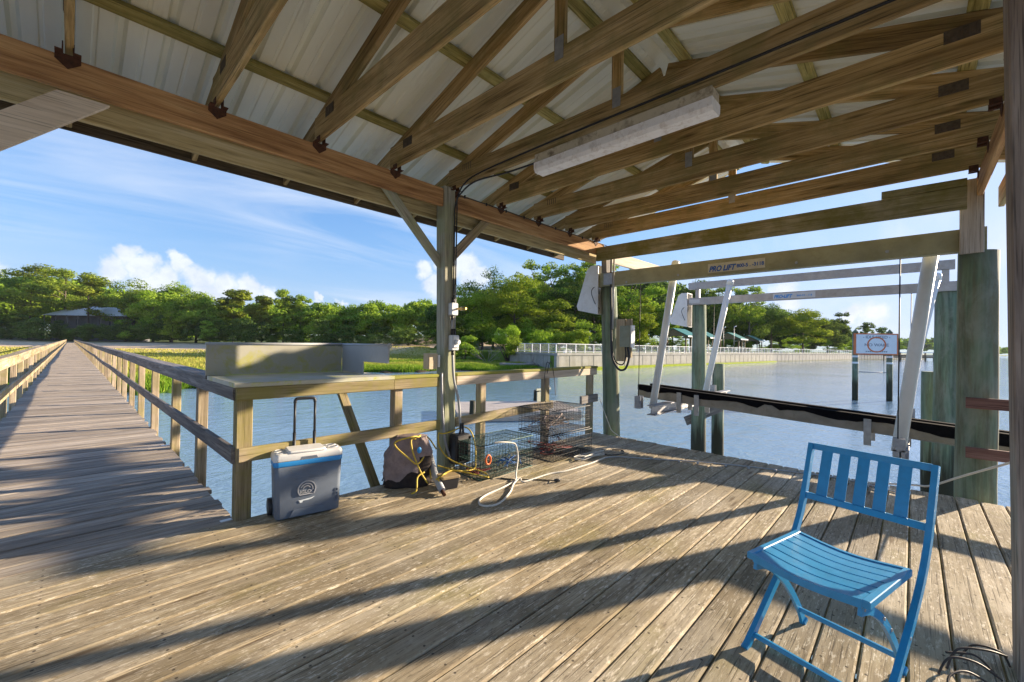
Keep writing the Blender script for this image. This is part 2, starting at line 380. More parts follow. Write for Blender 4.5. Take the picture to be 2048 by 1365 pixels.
# small white metal bracket plates screwed down at the walkway edge
for (x, y, lab) in ((.80, 3.735, 'small white metal angle plate at the foot of the table corner post'), (.83, 6.93, 'small white metal angle plate on the walkway edge by the second rail post')):
    mb = MB(); mb.box(x, x+.085, y-.02, y+.02, .001, .005, 'x', .001); mb.box(x+.081, x+.085, y-.02, y+.02, .005, .09 if y < 5 else .03, 'z', .001)
    tag(mb.build('metal_bracket', m_white, origin=(x, y, 0)), lab, 'bracket', 'metal brackets along the walkway edge')

def walkway_railing(side, label):
    inner = .885 if side > 0 else -.715; s = side
    rt = root('walkway_railing', label, 'railing', (inner+.045*s, 5.19, 0), 'railings along the boardwalk')
    ys = [5.19, 6.67, 8.5, 10.3, 12., 13.8, 15.4] if s > 0 else [4.2, 5.9, 7.6, 9.35, 11.1, 12.9, 14.6, 16.4]
    y = ys[-1]
    while len(ys) < 97: y += (WY1-ys[0])/96*1.0 if y > 40 else 1.95; ys.append(y)
    ys = [q for q in ys if q < WY1]
    for q in ys:
        b = MB(); dx = rnd.uniform(-.006, .006)
        b.beam((inner+.045*s, q, -.42), (inner+.045*s+dx, q+rnd.uniform(-.01, .01), .93), .088, .088, (0, 1, 0)); b.build('post', m_rail, rt)
    top = MB(); mid = MB(); cap = MB(); y0 = 4.56 if s > 0 else 3.7; dz = 0; dz2 = 0
    ztop = (.90, 1.005) if s > 0 else (.86, 1.0); zm = (.432, .552) if s > 0 else (.365, .53)
    xa = inner-.02*s
    y = y0
    while y < WY1:
        L = min(4.3 if y < 40 else 9., WY1-y); e1, e2 = rnd.uniform(-.014, .014), rnd.uniform(-.016, .016); m1, m2 = rnd.uniform(-.02, .02), rnd.uniform(-.02, .02)
        if y == y0: e1 = m1 = 0
        j = rnd.uniform(-.008, .008)
        top.beam((xa+j, y, sum(ztop)/2+dz), (xa, y+L-.006, sum(ztop)/2+e2), .038, ztop[1]-ztop[0])
        cap.beam((inner+.03*s+j, y, ztop[1]+.02+dz), (inner+.03*s, y+L-.006, ztop[1]+.02+e2), .15, .036)
        dz = e2
        mid.beam((xa, y, sum(zm)/2+dz2), (xa+j, y+L-.006, sum(zm)/2+m2), .038, zm[1]-zm[0]); dz2 = m2
        y += L
    if s > 0:   # the near end of the middle rail runs on to the table corner post
        mid.beam((xa, 3.68, sum(zm)/2), (xa, 4.556, sum(zm)/2), .038, zm[1]-zm[0])
    wt = m_railgrey if s > 0 else m_rail
    top.build('top_rail', wt, rt); cap.build('cap_board', m_railgrey if s > 0 else m_rail, rt); mid.build('middle_rail', wt, rt)
walkway_railing(1, 'long weathered wooden railing along the water side of the boardwalk, joined to the cleaning table')
walkway_railing(-1, 'long sunlit wooden railing on the far side of the boardwalk, away from the table')

# ------------------------------------------------------------------ fish cleaning table
tb = root('cleaning_table', 'mildewed wooden fish cleaning table with grey backsplash beside the boardwalk', 'cleaning table', (1.5, 3.7, 0))
b = MB(); b.box(.845, 2.17, 3.62, 4.53, 1.005, 1.04, 'x', .004); b.build('table_top', m_counter, tb)
b = MB(); b.beam((.86, 3.64, .955), (2.165, 3.64, .955), .04, .096); b.build('apron', m_mossy, tb)
b = MB(); b.beam((.863, 3.662, .955), (.863, 4.55, .955), .04, .096); b.build('side_apron', m_railgrey, tb)
b = MB(); b.beam((.93, 3.705, -.4), (.925, 3.71, .905), .11, .09, (0, 1, 0)); b.build('post', m_mossy, tb)
b = MB(); b.beam((2.245, 3.71, -.4), (2.245, 3.71, .905), .09, .09, (0, 1, 0)); b.build('post', m_rail, tb)
b = MB(); b.beam((1.96, 4.42, .96), (2.10, 3.76, -.12), .04, .09, (1, 0, 0)); b.build('brace', m_mossy, tb)
sp = MB(); sp.box(.835, 2.06, 4.535, 4.55, 1.041, 1.315, 'x', .002); spo = sp.build('backsplash', m_splash, tb)
b = MB(); b.tube([(.83, 4.54, 1.322), (2.07, 4.54, 1.335)], .014, 8); b.build('rolled_edge', m_splashg, spo)
b = MB(); b.prism([(2.062, 4.533, 1.042), (2.062, 4.06, 1.042), (2.062, 4.06, 1.165), (2.062, 3.57, 1.165), (2.062, 3.56, 1.325), (2.062, 4.533, 1.325)], (.014, 0, 0)); so = b.build('side_panel', m_splashg, tb)
b = MB(); b.tube([(2.07, 4.53, 1.332), (2.07, 3.56, 1.335)], .014, 8); b.tube([(2.07+.022*math.cos(a), 3.557, 1.33+.022*math.sin(a)) for a in [i*PI/5 for i in range(11)]], .005, 5, False); b.build('rolled_edge', m_splashg, so)

# ------------------------------------------------------------------ railing from the table to the corner piling
rl = root('dock_railing', 'mossy wooden dock railing between the cleaning table and the corner piling', 'railing', (4., 3.7, 0))
for x in (3.37, 4.575, 5.69):
    b = MB(); b.beam((x, 3.705, -.4), (x, 3.705, .93), .09, .09, (0, 1, 0)); b.build('post', m_rail, rl)
b = MB(); b.beam((2.172, 3.645, .955), (2.70, 3.645, .957), .04, .10); b.build('top_rail', m_mossy, rl)
b = MB(); b.beam((2.945, 3.645, .955), (5.77, 3.645, .967), .04, .10); b.build('top_rail', m_fresh, rl)
b = MB(); b.beam((2.172, 3.69, 1.022), (2.70, 3.69, 1.022), .14, .034); b.beam((2.945, 3.69, 1.022), (5.79, 3.69, 1.035), .14, .034); b.build('cap_board', m_mosscap, rl)
b = MB(); b.beam((.885, 3.645, .495), (2.725, 3.645, .498), .04, .105); b.build('middle_rail', m_mossy, rl)
b = MB(); b.beam((2.94, 3.645, .50), (4.66, 3.645, .545), .04, .105); b.build('middle_rail', m_rail, rl)
b = MB(); b.beam((5.36, 3.645, .54), (5.81, 3.645, .55), .04, .12); b.build('broken_rail', m_railgrey, rl)

# ------------------------------------------------------------------ open shelter over the deck
pv = root('dock_shelter', 'open wooden dock shelter with trusses under a cream ribbed metal roof', 'shelter', (1.6, 1.6, 0))
b = MB(); b.beam((2.865, 3.685, -.4), (2.795, 3.695, 3.05), .145, .15, (0, 1, 0)); b.build('post', m_post, pv, 'grey green post carrying electrical boxes')
b = MB(); b.beam((2.79, -.395, -.4), (2.79, -.355, 3.0), .14, .14, (0, 1, 0)); b.build('post', m_postr, pv, 'brown grey post beside the blue chair')
b = MB(); b.beam((-.82, 3.69, -.4), (-.82, 3.69, 3.0), .145, .145, (0, 1, 0)); b.build('post', m_post, pv)
b = MB(); b.beam((-2.3, -.40, -.4), (-2.3, -.40, 3.0), .145, .145, (0, 1, 0)); b.build('post', m_post, pv)
def bb(y, yo, pair):
    b = MB(); b.beam((-3., y, 2.925), (2.718 if pair else 5.93, y, 2.925), .04, .19); 
    if pair: b.beam((2.885, y, 2.915), (5.95, y, 2.92), .04, .20)
    b.build('eave_beam', m_beam, pv)
    b = MB(); b.beam((-3., yo, 2.81), (5.93, yo, 2.81), .04, .19); b.build('eave_beam', m_beam2, pv)
bb(3.655, 3.79, True); bb(-.45, -.59, False)
b = MB(); b.prism([(-.78, 3.605, 1.87), (.141, 3.605, 2.779), (-.08, 3.605, 2.779), (-.78, 3.605, 2.072)], (0, -.038, 0)); b.build('knee_brace', m_fresh, pv)
b = MB(); b.beam((2.04, 3.72, 2.93), (2.78, 3.72, 2.20), .038, .10, (-1, 0, -1)); b.build('knee_brace', m_post, pv)
b = MB(); b.beam((3.50, 3.72, 2.93), (2.86, 3.72, 2.27), .038, .10, (1, 0, -1)); b.build('knee_brace', m_rail, pv)
RY = 1.6
def rz(y): return 3.274+.288*(3.109-1.6-abs(y-RY))          # underside of the rafters
TX = [-2.2, -1.48, -.76, -.04, .70, 1.42, 2.14, 2.86, 3.58, 4.29, 5.0, 5.70]
for x in TX:
    b = MB(); j = rnd.uniform(-.006, .006)
    b.beam((x, -.50, 3.158), (x+j, 3.70, 3.158), .038, .215); tr = b.build('truss', m_truss, pv)
    for s in (1, -1):
        b = MB(); y1 = RY+2.86*s; xo = .003
        n = V((0, .288*s, 1)).normalized()
        b.beam(V((x+xo, RY, rz(RY)))+n*.074, V((x+xo, y1, rz(y1)))+n*.074, .036, .145, n); b.build('rafter', m_truss, tr)
        b = MB(); yh = RY+1.80*s
        b.box(x-.0205, x-.0185, yh-.075, yh+.075, 3.185, 3.265, 'y', .0005)
        for q in range(5): b.box(x-.0225, x-.0205, yh-.062+.031*q-.005, yh-.062+.031*q+.005, 3.192, 3.258, 'z', .0005)
        b.build('nail_plate', m_plate, tr)
    b = MB(); b.box(x-.0165, x+.0195, 1.607, 1.695, 3.267, rz(RY)+.02, 'z'); b.build('king_post', m_truss, tr)
    b = MB(); b.box(x-.0215, x-.0195, 1.612, 1.682, 3.185, 3.335, 'z', .0005); b.build('nail_plate', m_galv, tr)
    for s, yb in ((-1, 3.633), (1, -.427)):
        b = MB(); b.prism([(x-.055, yb, 3.03), (x+.055, yb, 3.03), (x+.055, yb, 2.99), (x, yb, 2.945), (x-.055, yb, 2.99)], (0, .003*s, 0))
        b.box(x-.055, x-.021, yb-.06 if s < 0 else yb, yb if s < 0 else yb+.06, 3.022, 3.027, 'y', .001); b.box(x+.021, x+.055, yb-.06 if s < 0 else yb, yb if s < 0 else yb+.06, 3.022, 3.027, 'y', .001)
        b.box(x-.026, x-.020, yb-.06 if s < 0 else yb, yb if s < 0 else yb+.06, 3.028, 3.075, 'y', .001); b.box(x+.020, x+.026, yb-.06 if s < 0 else yb, yb if s < 0 else yb+.06, 3.028, 3.075, 'y', .001)
        b.build('truss_hanger', m_rust, tr)
for off in (.13, .93, 1.82, 2.80):
    for s in (1, -1):
        y = RY+off*s; n = V((0, .288*s, 1)).normalized(); z = rz(y)
        b = MB(); q = V((0, y, z))+n*.168
        b.beam((-3.1, q.y, q.z), (6.30, q.y, q.z), .092, .04, n); b.build('purlin', m_purlin, pv)
for s in (1, -1):
    y = RY+2.875*s; b = MB(); b.beam((-3.1, y, rz(y)+.075), (5.98, y, rz(y)+.075), .03, .17); b.build('fascia', m_fascia, pv)
prof = []; x = -3.2; i = 0
while x < 6.2:
    prof += [(x, 0), (x+.055, 0), (x+.062, .006), (x+.078, .006), (x+.085, 0), (x+.155, 0), (x+.172, .032), (x+.198, .032), (x+.215, 0)]; x += .2286
for s in (1, -1):
    mbs = MB(); vs = []; n = V((0, .288*s, 1)).normalized()
    for f in (0, .25, .5, .75, 1):
        y = RY+(.02+2.92*f)*s; base = V((0, y, rz(y)))+n*.190
        vs += [base+V((px, 0, 0))+n*h for px, h in prof]
    k = len(prof); fs = [(a*k+i, a*k+i+1, (a+1)*k+i+1, (a+1)*k+i) for a in range(4) for i in range(k-1)]
    mbs.add(vs, fs, None, 0.); mbs.build('roof_sheet', m_roof, pv)
b = MB(); b.prism([(-3.2, RY-.16, rz(RY)+.135), (-3.2, RY, rz(RY)+.24), (-3.2, RY+.16, rz(RY)+.135), (-3.2, RY+.16, rz(RY)+.16), (-3.2, RY, rz(RY)+.265), (-3.2, RY-.16, rz(RY)+.16)], (9.5, 0, 0)); b.build('ridge_cap', m_roof, pv)
b = MB(); b.beam((5.73, -.36, 2.80), (5.73, 3.63, 2.815), .04, .215); b.build('gable_beam', m_gable, pv)
b = MB(); b.beam((5.735, -.36, 2.945), (5.735, .24, 2.955), .04, .075); b.build('gable_beam', m_gable, pv)
b = MB(); b.beam((5.97, 3.60, 2.83), (8.45, 3.60, 2.86), .045, .20); b.build('eave_beam', m_fresh, pv, 'pale sunlit beam end running out over the boat lift')

# right-hand guard rail beyond the piling
gr = root('guard_rail', 'reddish brown two board guard rail behind the near right shelter post', 'railing', (5.76, -1.5, 0))
for z in (.89, .43):
    b = MB(); b.beam((5.79, -.36, z), (5.79, -2.42, z), .04, .10); b.build('rail_board', m_redrail, gr)
b = MB(); b.beam((5.86, -2.3, -.4), (5.86, -2.3, 1.0), .09, .09, (0, 1, 0)); b.build('post', m_redrail, gr)

# ------------------------------------------------------------------ pilings
def piling(name, b0, b1, r0, r1, label, group='round timber pilings of the boat lift'):
    b = MB(); B0, B1 = V(b0), V(b1); d = (B1-B0)/(B1.z-B0.z); low = B0+d*(-2.6-B0.z)
    P = [low.lerp(B1, i/9) for i in range(10)]
    b.tube([p+V((rnd.uniform(-.004, .004), rnd.uniform(-.004, .004), 0)) for p in P], [r0+(r1-r0)*i/9 for i in range(10)], 20)
    o = b.build(name, m_pile, origin=(B0.x, B0.y, 0)); return tag(o, label, 'piling', group)
piling('piling', (6.07, 3.52, 0), (6.05, 3.60, 2.325), .142, .125, 'round piling at the far deck corner with the grey breaker box')
piling('piling', (6.02, -.44, 0), (6.02, -.455, 2.325), .148, .138, 'thick green piling nearest the blue chair, beside the guard rail')
piling('piling', (9.35, 3.33, -.5), (9.35, 3.34, 2.29), .16, .135, 'green piling under the left end of the outer lift beam')
piling('piling', (9.35, -.37, -.1), (9.35, -.385, 2.32), .155, .14, 'green piling under the right end of the outer lift beam')
piling('piling', (9.95, 3.13, -.7), (9.95, 3.13, 1.03), .13, .12, 'short leaning piling bolted beside the left outer lift piling')
piling('piling', (9.75, -.22, -.2), (9.75, -.22, 1.04), .13, .12, 'short piling half hidden beside the right outer lift piling')
b = MB(); b.beam((9.23, 3.56, -.22), (9.75, 3.0, .10), .05, .19); tag(b.build('bolted_board', m_railgrey, origin=(9.5, 3.3, -.2)), 'short grey board bolted across the two left outer pilings', 'board')
# ------------------------------------------------------------------ boat lift
lf = root('boat_lift', 'aluminium boat lift with carpeted bunks and white guide poles hung between the pilings', 'boat lift', (7.6, 1.6, 0))
def channel(y0, y1, x, z0, z1, name, mat, label=None):
    b = MB(); b.box(x-.05, x-.042, y0, y1, z0, z1, 'y', .002); b.box(x-.042, x+.06, y0, y1, z0, z0+.01, 'y', .002); b.box(x-.042, x+.06, y0, y1, z1-.01, z1, 'y', .002)
    return b.build(name, mat, lf, label)
t1 = channel(3.86, -.50, 5.95, 2.328, 2.545, 'top_beam', m_alumoss, 'mildewed yellow grey top beam on the near pilings')
t2 = channel(3.70, -.50, 9.25, 2.295, 2.44, 'top_beam', m_alu, 'plain aluminium top beam on the outer pilings')
t3 = channel(3.52, -.46, 9.25, 2.63, 2.77, 'drive_beam', m_alu)
for y in (3.30, -.40):
    b = MB(); b.box(9.22, 9.30, y, y+.08, 2.441, 2.629, 'z', .003); b.build('riser', m_alu, lf)
b = MB(); b.beam((5.93, 3.58, 2.545), (5.92, 3.585, 2.80), .13, .09, (0, 1, 0)); b.build('riser_post', m_railgrey, lf)
b = MB(); b.beam((5.875, -.40, 2.30), (5.87, -.40, 3.0), .16, .05, (1, 0, 0)); b.build('riser_post', m_floatdock, lf)
b = MB(); b.box(5.885, 5.897, 3.44, 3.60, 2.35, 2.53, 'z', .002); b.build('beam_bracket', m_galv, lf)
for y in (.2, 1.0, 3.2, 2.4):
    b = MB(); b.tube([(5.888, y, 2.375+.03*math.sin(y*9)), (5.90, y, 2.375+.03*math.sin(y*9))], .016, 8); b.build('bolt', m_galv, lf)
# name decals
d1 = MB(); d1.box(5.894, 5.8975, 1.325, 2.0, 2.368, 2.49, 'y', .0005); d1 = d1.build('decal', m_decal, t1)
ud = (0, 0, 1); xd = (0, -1, 0)
text('PRO LIFT', .098, (5.8925, 1.985, 2.385), xd, ud, m_ltext, lf, 'decal_lettering', .3, .0006, .004, sx=.80)
text('800-5 . -3118', .062, (5.8925, 1.645, 2.405), xd, ud, m_ltext, lf, 'decal_lettering', 0, .0006, .002, sx=.92)
d2 = MB(); d2.box(9.1955, 9.199, 1.27, 1.93, 2.312, 2.42, 'y', .0005); d2 = d2.build('decal', m_decalg, t2)
text('PRO-LIFT', .083, (9.194, 1.915, 2.333), xd, ud, m_ltext2, lf, 'decal_lettering', .3, .0006, .004, sx=.84)
text('800-52 - 118', .045, (9.194, 1.55, 2.345), xd, ud, m_ltext2, lf, 'decal_lettering', 0, .0006, .001)
d3 = MB(); d3.box(9.1955, 9.199, 3.28, 3.50, 2.33, 2.41, 'y', .0005); d3.build('decal', m_boxgreen if False else m_decalg, t2)
# motor covers: open hoods hung on the beam ends
def motor_cover(x, y, z, sc):
    b = MB(); w = .30*sc
    P = [(0, .02), (.0, .80), (.15, .80), (.40, .20), (.36, .12)]
    P = [(.03, .02), (.03, .82), (.17, .82), (.245, .76), (.44, .17), (.41, .10)]
    def q(px, p): return (x+px, y+p[0]*sc, z+p[1]*sc)
    n = len(P); t = .012
    b.prism([q(-w/2, p) for p in P], (t, 0, 0)); b.prism([q(w/2-t, p) for p in P], (t, 0, 0))
    for i in range(1, n):
        a, c = P[i], P[(i+1) % n]
        if i == n-1: c = P[0]
        A, C_ = V(q(-w/2+t, a)), V(q(-w/2+t, c)); d = (C_-A); nn = V((0, d.z, -d.y)).normalized()*t
        b.add([A, C_, C_+nn, A+nn]+[p+V((w-2*t, 0, 0)) for p in (A, C_, C_+nn, A+nn)], [(0, 1, 2, 3), (7, 6, 5, 4), (0, 4, 5, 1), (1, 5, 6, 2), (2, 6, 7, 3), (3, 7, 4, 0)])
    o = b.build('motor_cover', m_cover, lf)
    b = MB(); b.tube([(x-.06*sc, y+.18*sc, z+.46*sc), (x+.10*sc, y+.18*sc, z+.46*sc)], .085*sc, 14); b.tube([(x, y+.18*sc, z+.2*sc), (x, y+.18*sc, z+.62*sc)], .05*sc, 10); b.build('motor', m_galv, lf)
    b = MB(); b.tube(smooth_path([(x-.02, y+.03, z+.55*sc), (x-.19, y+.12, z+.42*sc), (x-.17, y+.08, z+.22*sc), (x-.05, y+.06, z+.12*sc)]), .006, 6); b.build('motor_cable', m_cable, lf)
motor_cover(6.02, 3.66, 1.86, 1.0); motor_cover(9.3, 3.50, 1.80, .92)
# cradle, cables, bunks, guide poles
def cradle(y0, z0, zf):
    b = MB()
    for zz in (.0, .135): b.beam((5.95, y0, z0+zz), (9.45, y0, zf+zz), .13, .014, c=.002)
    b.beam((5.95, y0, z0+.068), (9.45, y0, zf+.068), .012, .125, c=.002); o = b.build('cradle_beam', m_alu, lf); return o
cradle(2.80, .36, .36); cradle(.09, .19, .19)
for (y, zt, zb, x) in ((3.02, 2.33, .52, 6.0), (.10, 2.33, .35, 6.0), (3.02, 2.30, .5, 9.3), (.02, 2.30, .35, 9.3)):
    b = MB(); b.tube([(x, y, zt), (x, y+.01, zb)], .006, 6); b.build('cable', m_cable, lf)
    b = MB(); b.box(x-.05, x-.038, y-.05, y+.05, zb-.09, zb+.10, 'z', .002); b.box(x+.03, x+.042, y-.05, y+.05, zb-.09, zb+.10, 'z', .002); b.tube([(x-.06, y, zb), (x+.06, y, zb)], .03, 10); b.build('cable_sheave', m_galv, lf)
def bunk(x, dx, ya, za, yb, zb, zdrop):
    A, B = V((x, ya, za)), V((x+dx, yb, zb)); up = V((0, 0, 1))
    b = MB(); b.beam(A-up*.105, B-up*.105, .075, .17, c=.012); bo = b.build('bunk', m_bunk, lf)
    b = MB(); d = (B-A); n = 46; e = .045
    # ragged carpet strip wrapped over the top and part of the near face
    vs, fs = [], []
    for i in range(n+1):
        f = i/n; p = A+d*f; gap = (.44 < f < .50); h = .045+.022*math.sin(f*31)+rnd.uniform(-.007, .007)
        if gap: h = .004
        if f > .86: h = .09
        for (ox, oz) in ((e, -.03), (e, .012), (-e, .012), (-e, -.025-h)): vs.append(p+V((ox, 0, oz)))
    for i in range(n):
        for j in range(3): fs.append((i*4+j, i*4+j+1, i*4+j+5, i*4+j+4))
    b.add(vs, fs, None, 0.); b.build('carpet', m_carpet, bo)
    for f in (.17, .235, .72, .80):
        b = MB(); p = A+d*f; b.beam(p+V((-.053, 0, -.34)), p+V((-.053, 0, -.03)), .012, .07, (0, 1, 0), .002); b.build('bunk_bracket', m_galv, lf)
bunk(6.55, 0., 3.30, .735, -.75, .53, .2)
bunk(7.25, 0., 3.42, .70, -.80, .475, .2)
def guide(p0, p1, r=.052):
    P0, P1 = V(p0), V(p1); d = (P1-P0).normalized()
    b = MB(); b.tube([P0, P0.lerp(P1, .5), P1], r, 16); o = b.build('guide_pole', m_pvc, lf)
    b = MB(); b.tube([P1-d*.07, P1-d*.01, P1+d*.02, P1+d*.035], [r*1.13, r*1.13, r*1.0, r*.5], 16); b.build('pole_cap', m_pvc, o)
guide((6.12, 2.86, .44), (6.12, 2.53, 2.61)); guide((6.15, .11, .28), (6.15, -.14, 2.44), .06)
guide((8.85, 3.03, .45), (8.85, 2.58, 2.68), .055); guide((8.85, .12, .35), (8.85, -.25, 2.50), .055)

# ------------------------------------------------------------------ warning sign standing in the water
sg = root('warning_sign', 'white IDLE SPEED NO WAKE sign with orange border on two posts in the water', 'sign', (33.4, 1.6, -1.6))
A, B = V((32.55, 2.52, 0)), V((34.1, .70, 0)); xdv = (B-A).normalized(); nrm = V((-xdv.y, xdv.x, 0)); nrm = -nrm if nrm.x > 0 else nrm
W = (B-A).length; z0, z1 = 1.22, 2.40
def sp_(u, v, o): return A+xdv*(u*W)+V((0, 0, z0+v*(z1-z0)))+nrm*o
b = MB(); b.beam(sp_(-.02, .5, 0), sp_(1.02, .5, 0), .10, z1-z0+.10, c=.01); b.build('sign_board', m_signo, sg)
b = MB(); b.beam(sp_(.015, .5, .054), sp_(.985, .5, .054), .008, z1-z0-.04, c=.002); b.build('sign_face', m_signw, sg)
b = MB(); ring = []
n = 36
for i in range(n):
    a = 2*PI*i/n
    for rr, o in ((.52, .060), (.44, .060), (.44, .068), (.52, .068)): ring.append(sp_(.5, .47, o)+xdv*(rr*1.05*math.cos(a))+V((0, 0, rr*.9*math.sin(a))))
b.add(ring, [(i*4+j, i*4+(j+1) % 4, ((i+1) % n)*4+(j+1) % 4, ((i+1) % n)*4+j) for i in range(n) for j in range(4)]); b.build('orange_circle', m_signo, sg)
text('- IDLE SPEED -', .235, sp_(.5, .79, .061), xdv, ud, m_signk, sg, 'lettering', 0, .002, .006, 'CENTER', 1.08)
text('NO WAKE', .235, sp_(.5, .39, .061), xdv, ud, m_signk, sg, 'lettering', 0, .002, .006, 'CENTER', 1.25)
b = MB()
for i in range(11): b.beam(sp_(.24+.048*i, .12, .062), sp_(.24+.048*i+.036, .12, .062), .004, .07, c=.001)
b.build('small_print', m_signk, sg)
for u in (.07, .90):
    q = sp_(u, 0, -.20); b = MB(); b.tube([(q.x, q.y, -3.), (q.x, q.y, 2.50)], .15, 14); b.tube([(q.x, q.y, 2.50), (q.x, q.y, 2.72)], [.17, .01], 14); po = b.build('post', m_pile, sg)
    for z_ in (.62, 1.0):
        b = MB(); b.tube([(q.x, q.y, z_), (q.x, q.y, z_+.11)], .158, 14, False); b.build('reflective_band', m_white, po)
q1, q2 = sp_(.07, 0, -.2), sp_(.90, 0, -.2); b = MB(); b.tube([(q1.x, q1.y, .12), (q2.x, q2.y, .10)], .025, 8); b.build('crossbar', m_galv, sg)

# ------------------------------------------------------------------ light fixture and wiring under the roof
fx = root('light_fixture', 'long dusty strip light with stained cream housing under the roof trusses', 'strip light', (2.87, 1.68, 3.04))
b = MB(); b.box(2.805, 2.945, .94, 2.43, 2.972, 3.045, 'y', .004); b.build('housing', m_fixture, fx)
def lsec(y, k=1.): return [(2.875+sx*w*k, y, z) for sx, z, w in ((-1, 2.971, .074), (-1, 2.915, .072), (-1, 2.888, .054), (1, 2.888, .054), (1, 2.915, .072), (1, 2.971, .074))]
b = MB(); b.loft([lsec(y) for y in (.957, .97, 2.40, 2.413)], smooth=False); b.build('lens', m_lens, fx)
for y in (.945, 2.425):
    b = MB(); b.loft([lsec(y-.011, 1.03), lsec(y+.011, 1.03)], smooth=False); b.build('end_cap', m_lens, fx)
wr = root('electric_wiring', 'black cables clipped along the truss and down the post with two grey boxes', 'wiring', (2.82, 3.6, 0))
xc = 2.836
b = MB(); b.tube(smooth_path([(xc, -.30, 3.135), (xc, 1., 3.125), (xc, 2.4, 3.12), (xc, 3.2, 3.10), (xc, 3.45, 3.04), (2.862, 3.575, 2.93), (2.872, 3.592, 2.80), (2.874, 3.596, 2.2), (2.882, 3.598, 1.76)], 8), .0085, 6); b.build('cable', m_cable, wr)
b = MB(); b.tube(smooth_path([(2.86, 2.44, 3.0), (2.84, 2.8, 3.0), (2.835, 3.25, 3.03), (2.85, 3.5, 2.97), (2.846, 3.588, 2.86), (2.846, 3.595, 2.6), (2.85, 3.598, 1.85)], 8), .0085, 6); b.build('cable', m_cable, wr)
b = MB(); b.tube(smooth_path([(2.872, 3.59, 2.9), (2.95, 3.615, 2.985), (3.6, 3.628, 3.005), (4.6, 3.628, 3.0), (5.9, 3.628, 3.01), (5.93, 3.52, 2.93)], 6), .006, 6)
for i in range(9): b.box(3.0+.33*i, 3.012+.33*i, 3.618, 3.634, 2.985, 3.02, 'z', .001)
b.build('cable', m_cable, wr)
def swbox(x0, x1, z0, z1, mat):
    b = MB(); secs = [[(p[0], 3.60-d, p[1]) for p in rrect(x1-x0-i*.0, z1-z0-i*.0, .012, 0, 3, (x0+x1)/2, (z0+z1)/2)] for d, i in ((0, 0), (.05, 0))]
    secs = [[(v[0], v[1], v[2]) for v in s] for s in secs]
    secs = [[(p[0], 3.605-d, p[1]) for p in rrect((x1-x0)*k, (z1-z0)*k, .012, 0, 3, (x0+x1)/2, (z0+z1)/2)] for d, k in ((0, 1), (.055, 1), (.062, .93))]
    b.loft(secs, smooth=False); return b.build('outlet_box', mat, wr)
o1 = swbox(2.79, 2.875, 1.665, 1.80, m_box)
b = MB(); b.tube([(2.855, 3.545, 1.735), (2.875, 3.46, 1.735)], .010, 8); b.tube([(2.866, 3.49, 1.735), (2.876, 3.44, 1.735), (2.88, 3.42, 1.735)], [.022, .022, .012], 10); b.build('brass_plug', m_brass, o1)
b = MB(); b.tube([(2.84, 3.588, 1.80), (2.84, 3.588, 1.86)], .016, 10); b.tube([(2.83, 3.588, 1.62), (2.83, 3.588, 1.665)], .016, 10); b.build('cable_gland', m_black, o1)
o2 = swbox(2.80, 2.895, 1.29, 1.455, m_box)
b = MB(); b.box(2.815, 2.88, 3.528, 3.543, 1.32, 1.36, 'x', .004); b.box(2.815, 2.88, 3.528, 3.543, 1.40, 1.44, 'x', .004); b.tube([(2.85, 3.54, 1.38), (2.86, 3.50, 1.38)], .025, 10); b.build('outlet_cover', m_white, o2)
b = MB(); b.tube([(2.83, 3.585, 1.455), (2.83, 3.585, 1.52)], .014, 10); b.tube([(2.865, 3.585, 1.455), (2.865, 3.585, 1.52)], .014, 10); b.tube([(2.84, 3.585, 1.24), (2.84, 3.585, 1.29)], .016, 10); b.build('cable_gland', m_black, o2)
b = MB(); b.tube([(2.83, 3.587, 1.52), (2.83, 3.587, 1.62)], .012, 8); b.tube([(2.868, 3.590, 1.52), (2.872, 3.592, 2.0)], .007, 6); b.build('conduit', m_pipe, wr)
b = MB(); b.tube(smooth_path([(2.84, 3.585, 1.25), (2.86, 3.58, .98), (2.93, 3.58, .75), (2.955, 3.575, .5), (2.95, 3.555, .37)], 6), .014, 8); b.build('conduit', m_pipe, wr)
b = MB(); b.tube(smooth_path([(2.725, 3.62, 1.05), (2.735, 3.61, .7), (2.77, 3.60, .35), (2.83, 3.565, .12)], 6), .014, 8); b.build('conduit', m_galv, wr)
bx = MB(); bx.box(2.585, 2.70, 3.655, 3.76, 1.09, 1.255, 'z', .008); bo = tag(bx.build('junction_box', m_beige, origin=(2.64, 3.70, 1.09)), 'small beige box fixed to the left side of the shelter post', 'junction box')
b = MB(); b.box(2.702, 2.728, 3.648, 3.72, 1.11, 1.24, 'z', .004); b.build('mounting_plate', m_white, bo)
tr_ = root('power_box', 'black power box hanging low on the shelter post under two straps', 'power box', (2.93, 3.53, .08))
b = MB(); b.loft([[(p[0], p[1], z) for p in rrect(.20*k, .13*k, .02, 0, 4, 2.92+.0*z, 3.53)] for z, k in ((.085, .9), (.10, 1), (.36, 1.04), (.385, .98), (.395, .8))], smooth=False); b.build('case', m_galv if False else m_black, tr_)
b = MB(); b.box(2.835, 2.965, 3.456, 3.463, .12, .325, 'z', .003); b.build('dark_window', m_carpet, tr_)
b = MB(); b.box(2.975, 3.01, 3.456, 3.464, .10, .37, 'z', .003); b.box(2.835, 3.01, 3.456, 3.464, .335, .38, 'x', .003); b.build('bezel', plain('grey black bezel', (.07, .065, .06), .6), tr_)
b = MB(); b.tube([(2.915, 3.53, .38), (2.945, 3.545, .50)], .012, 6); b.tube([(2.965, 3.53, .38), (2.965, 3.545, .50)], .012, 6); b.build('strap', m_black, tr_)
b = MB(); b.tube([(2.955, 3.52, .003), (2.955, 3.52, .10)], .035, 14); b.build('pipe_stub', m_pipe, tr_)

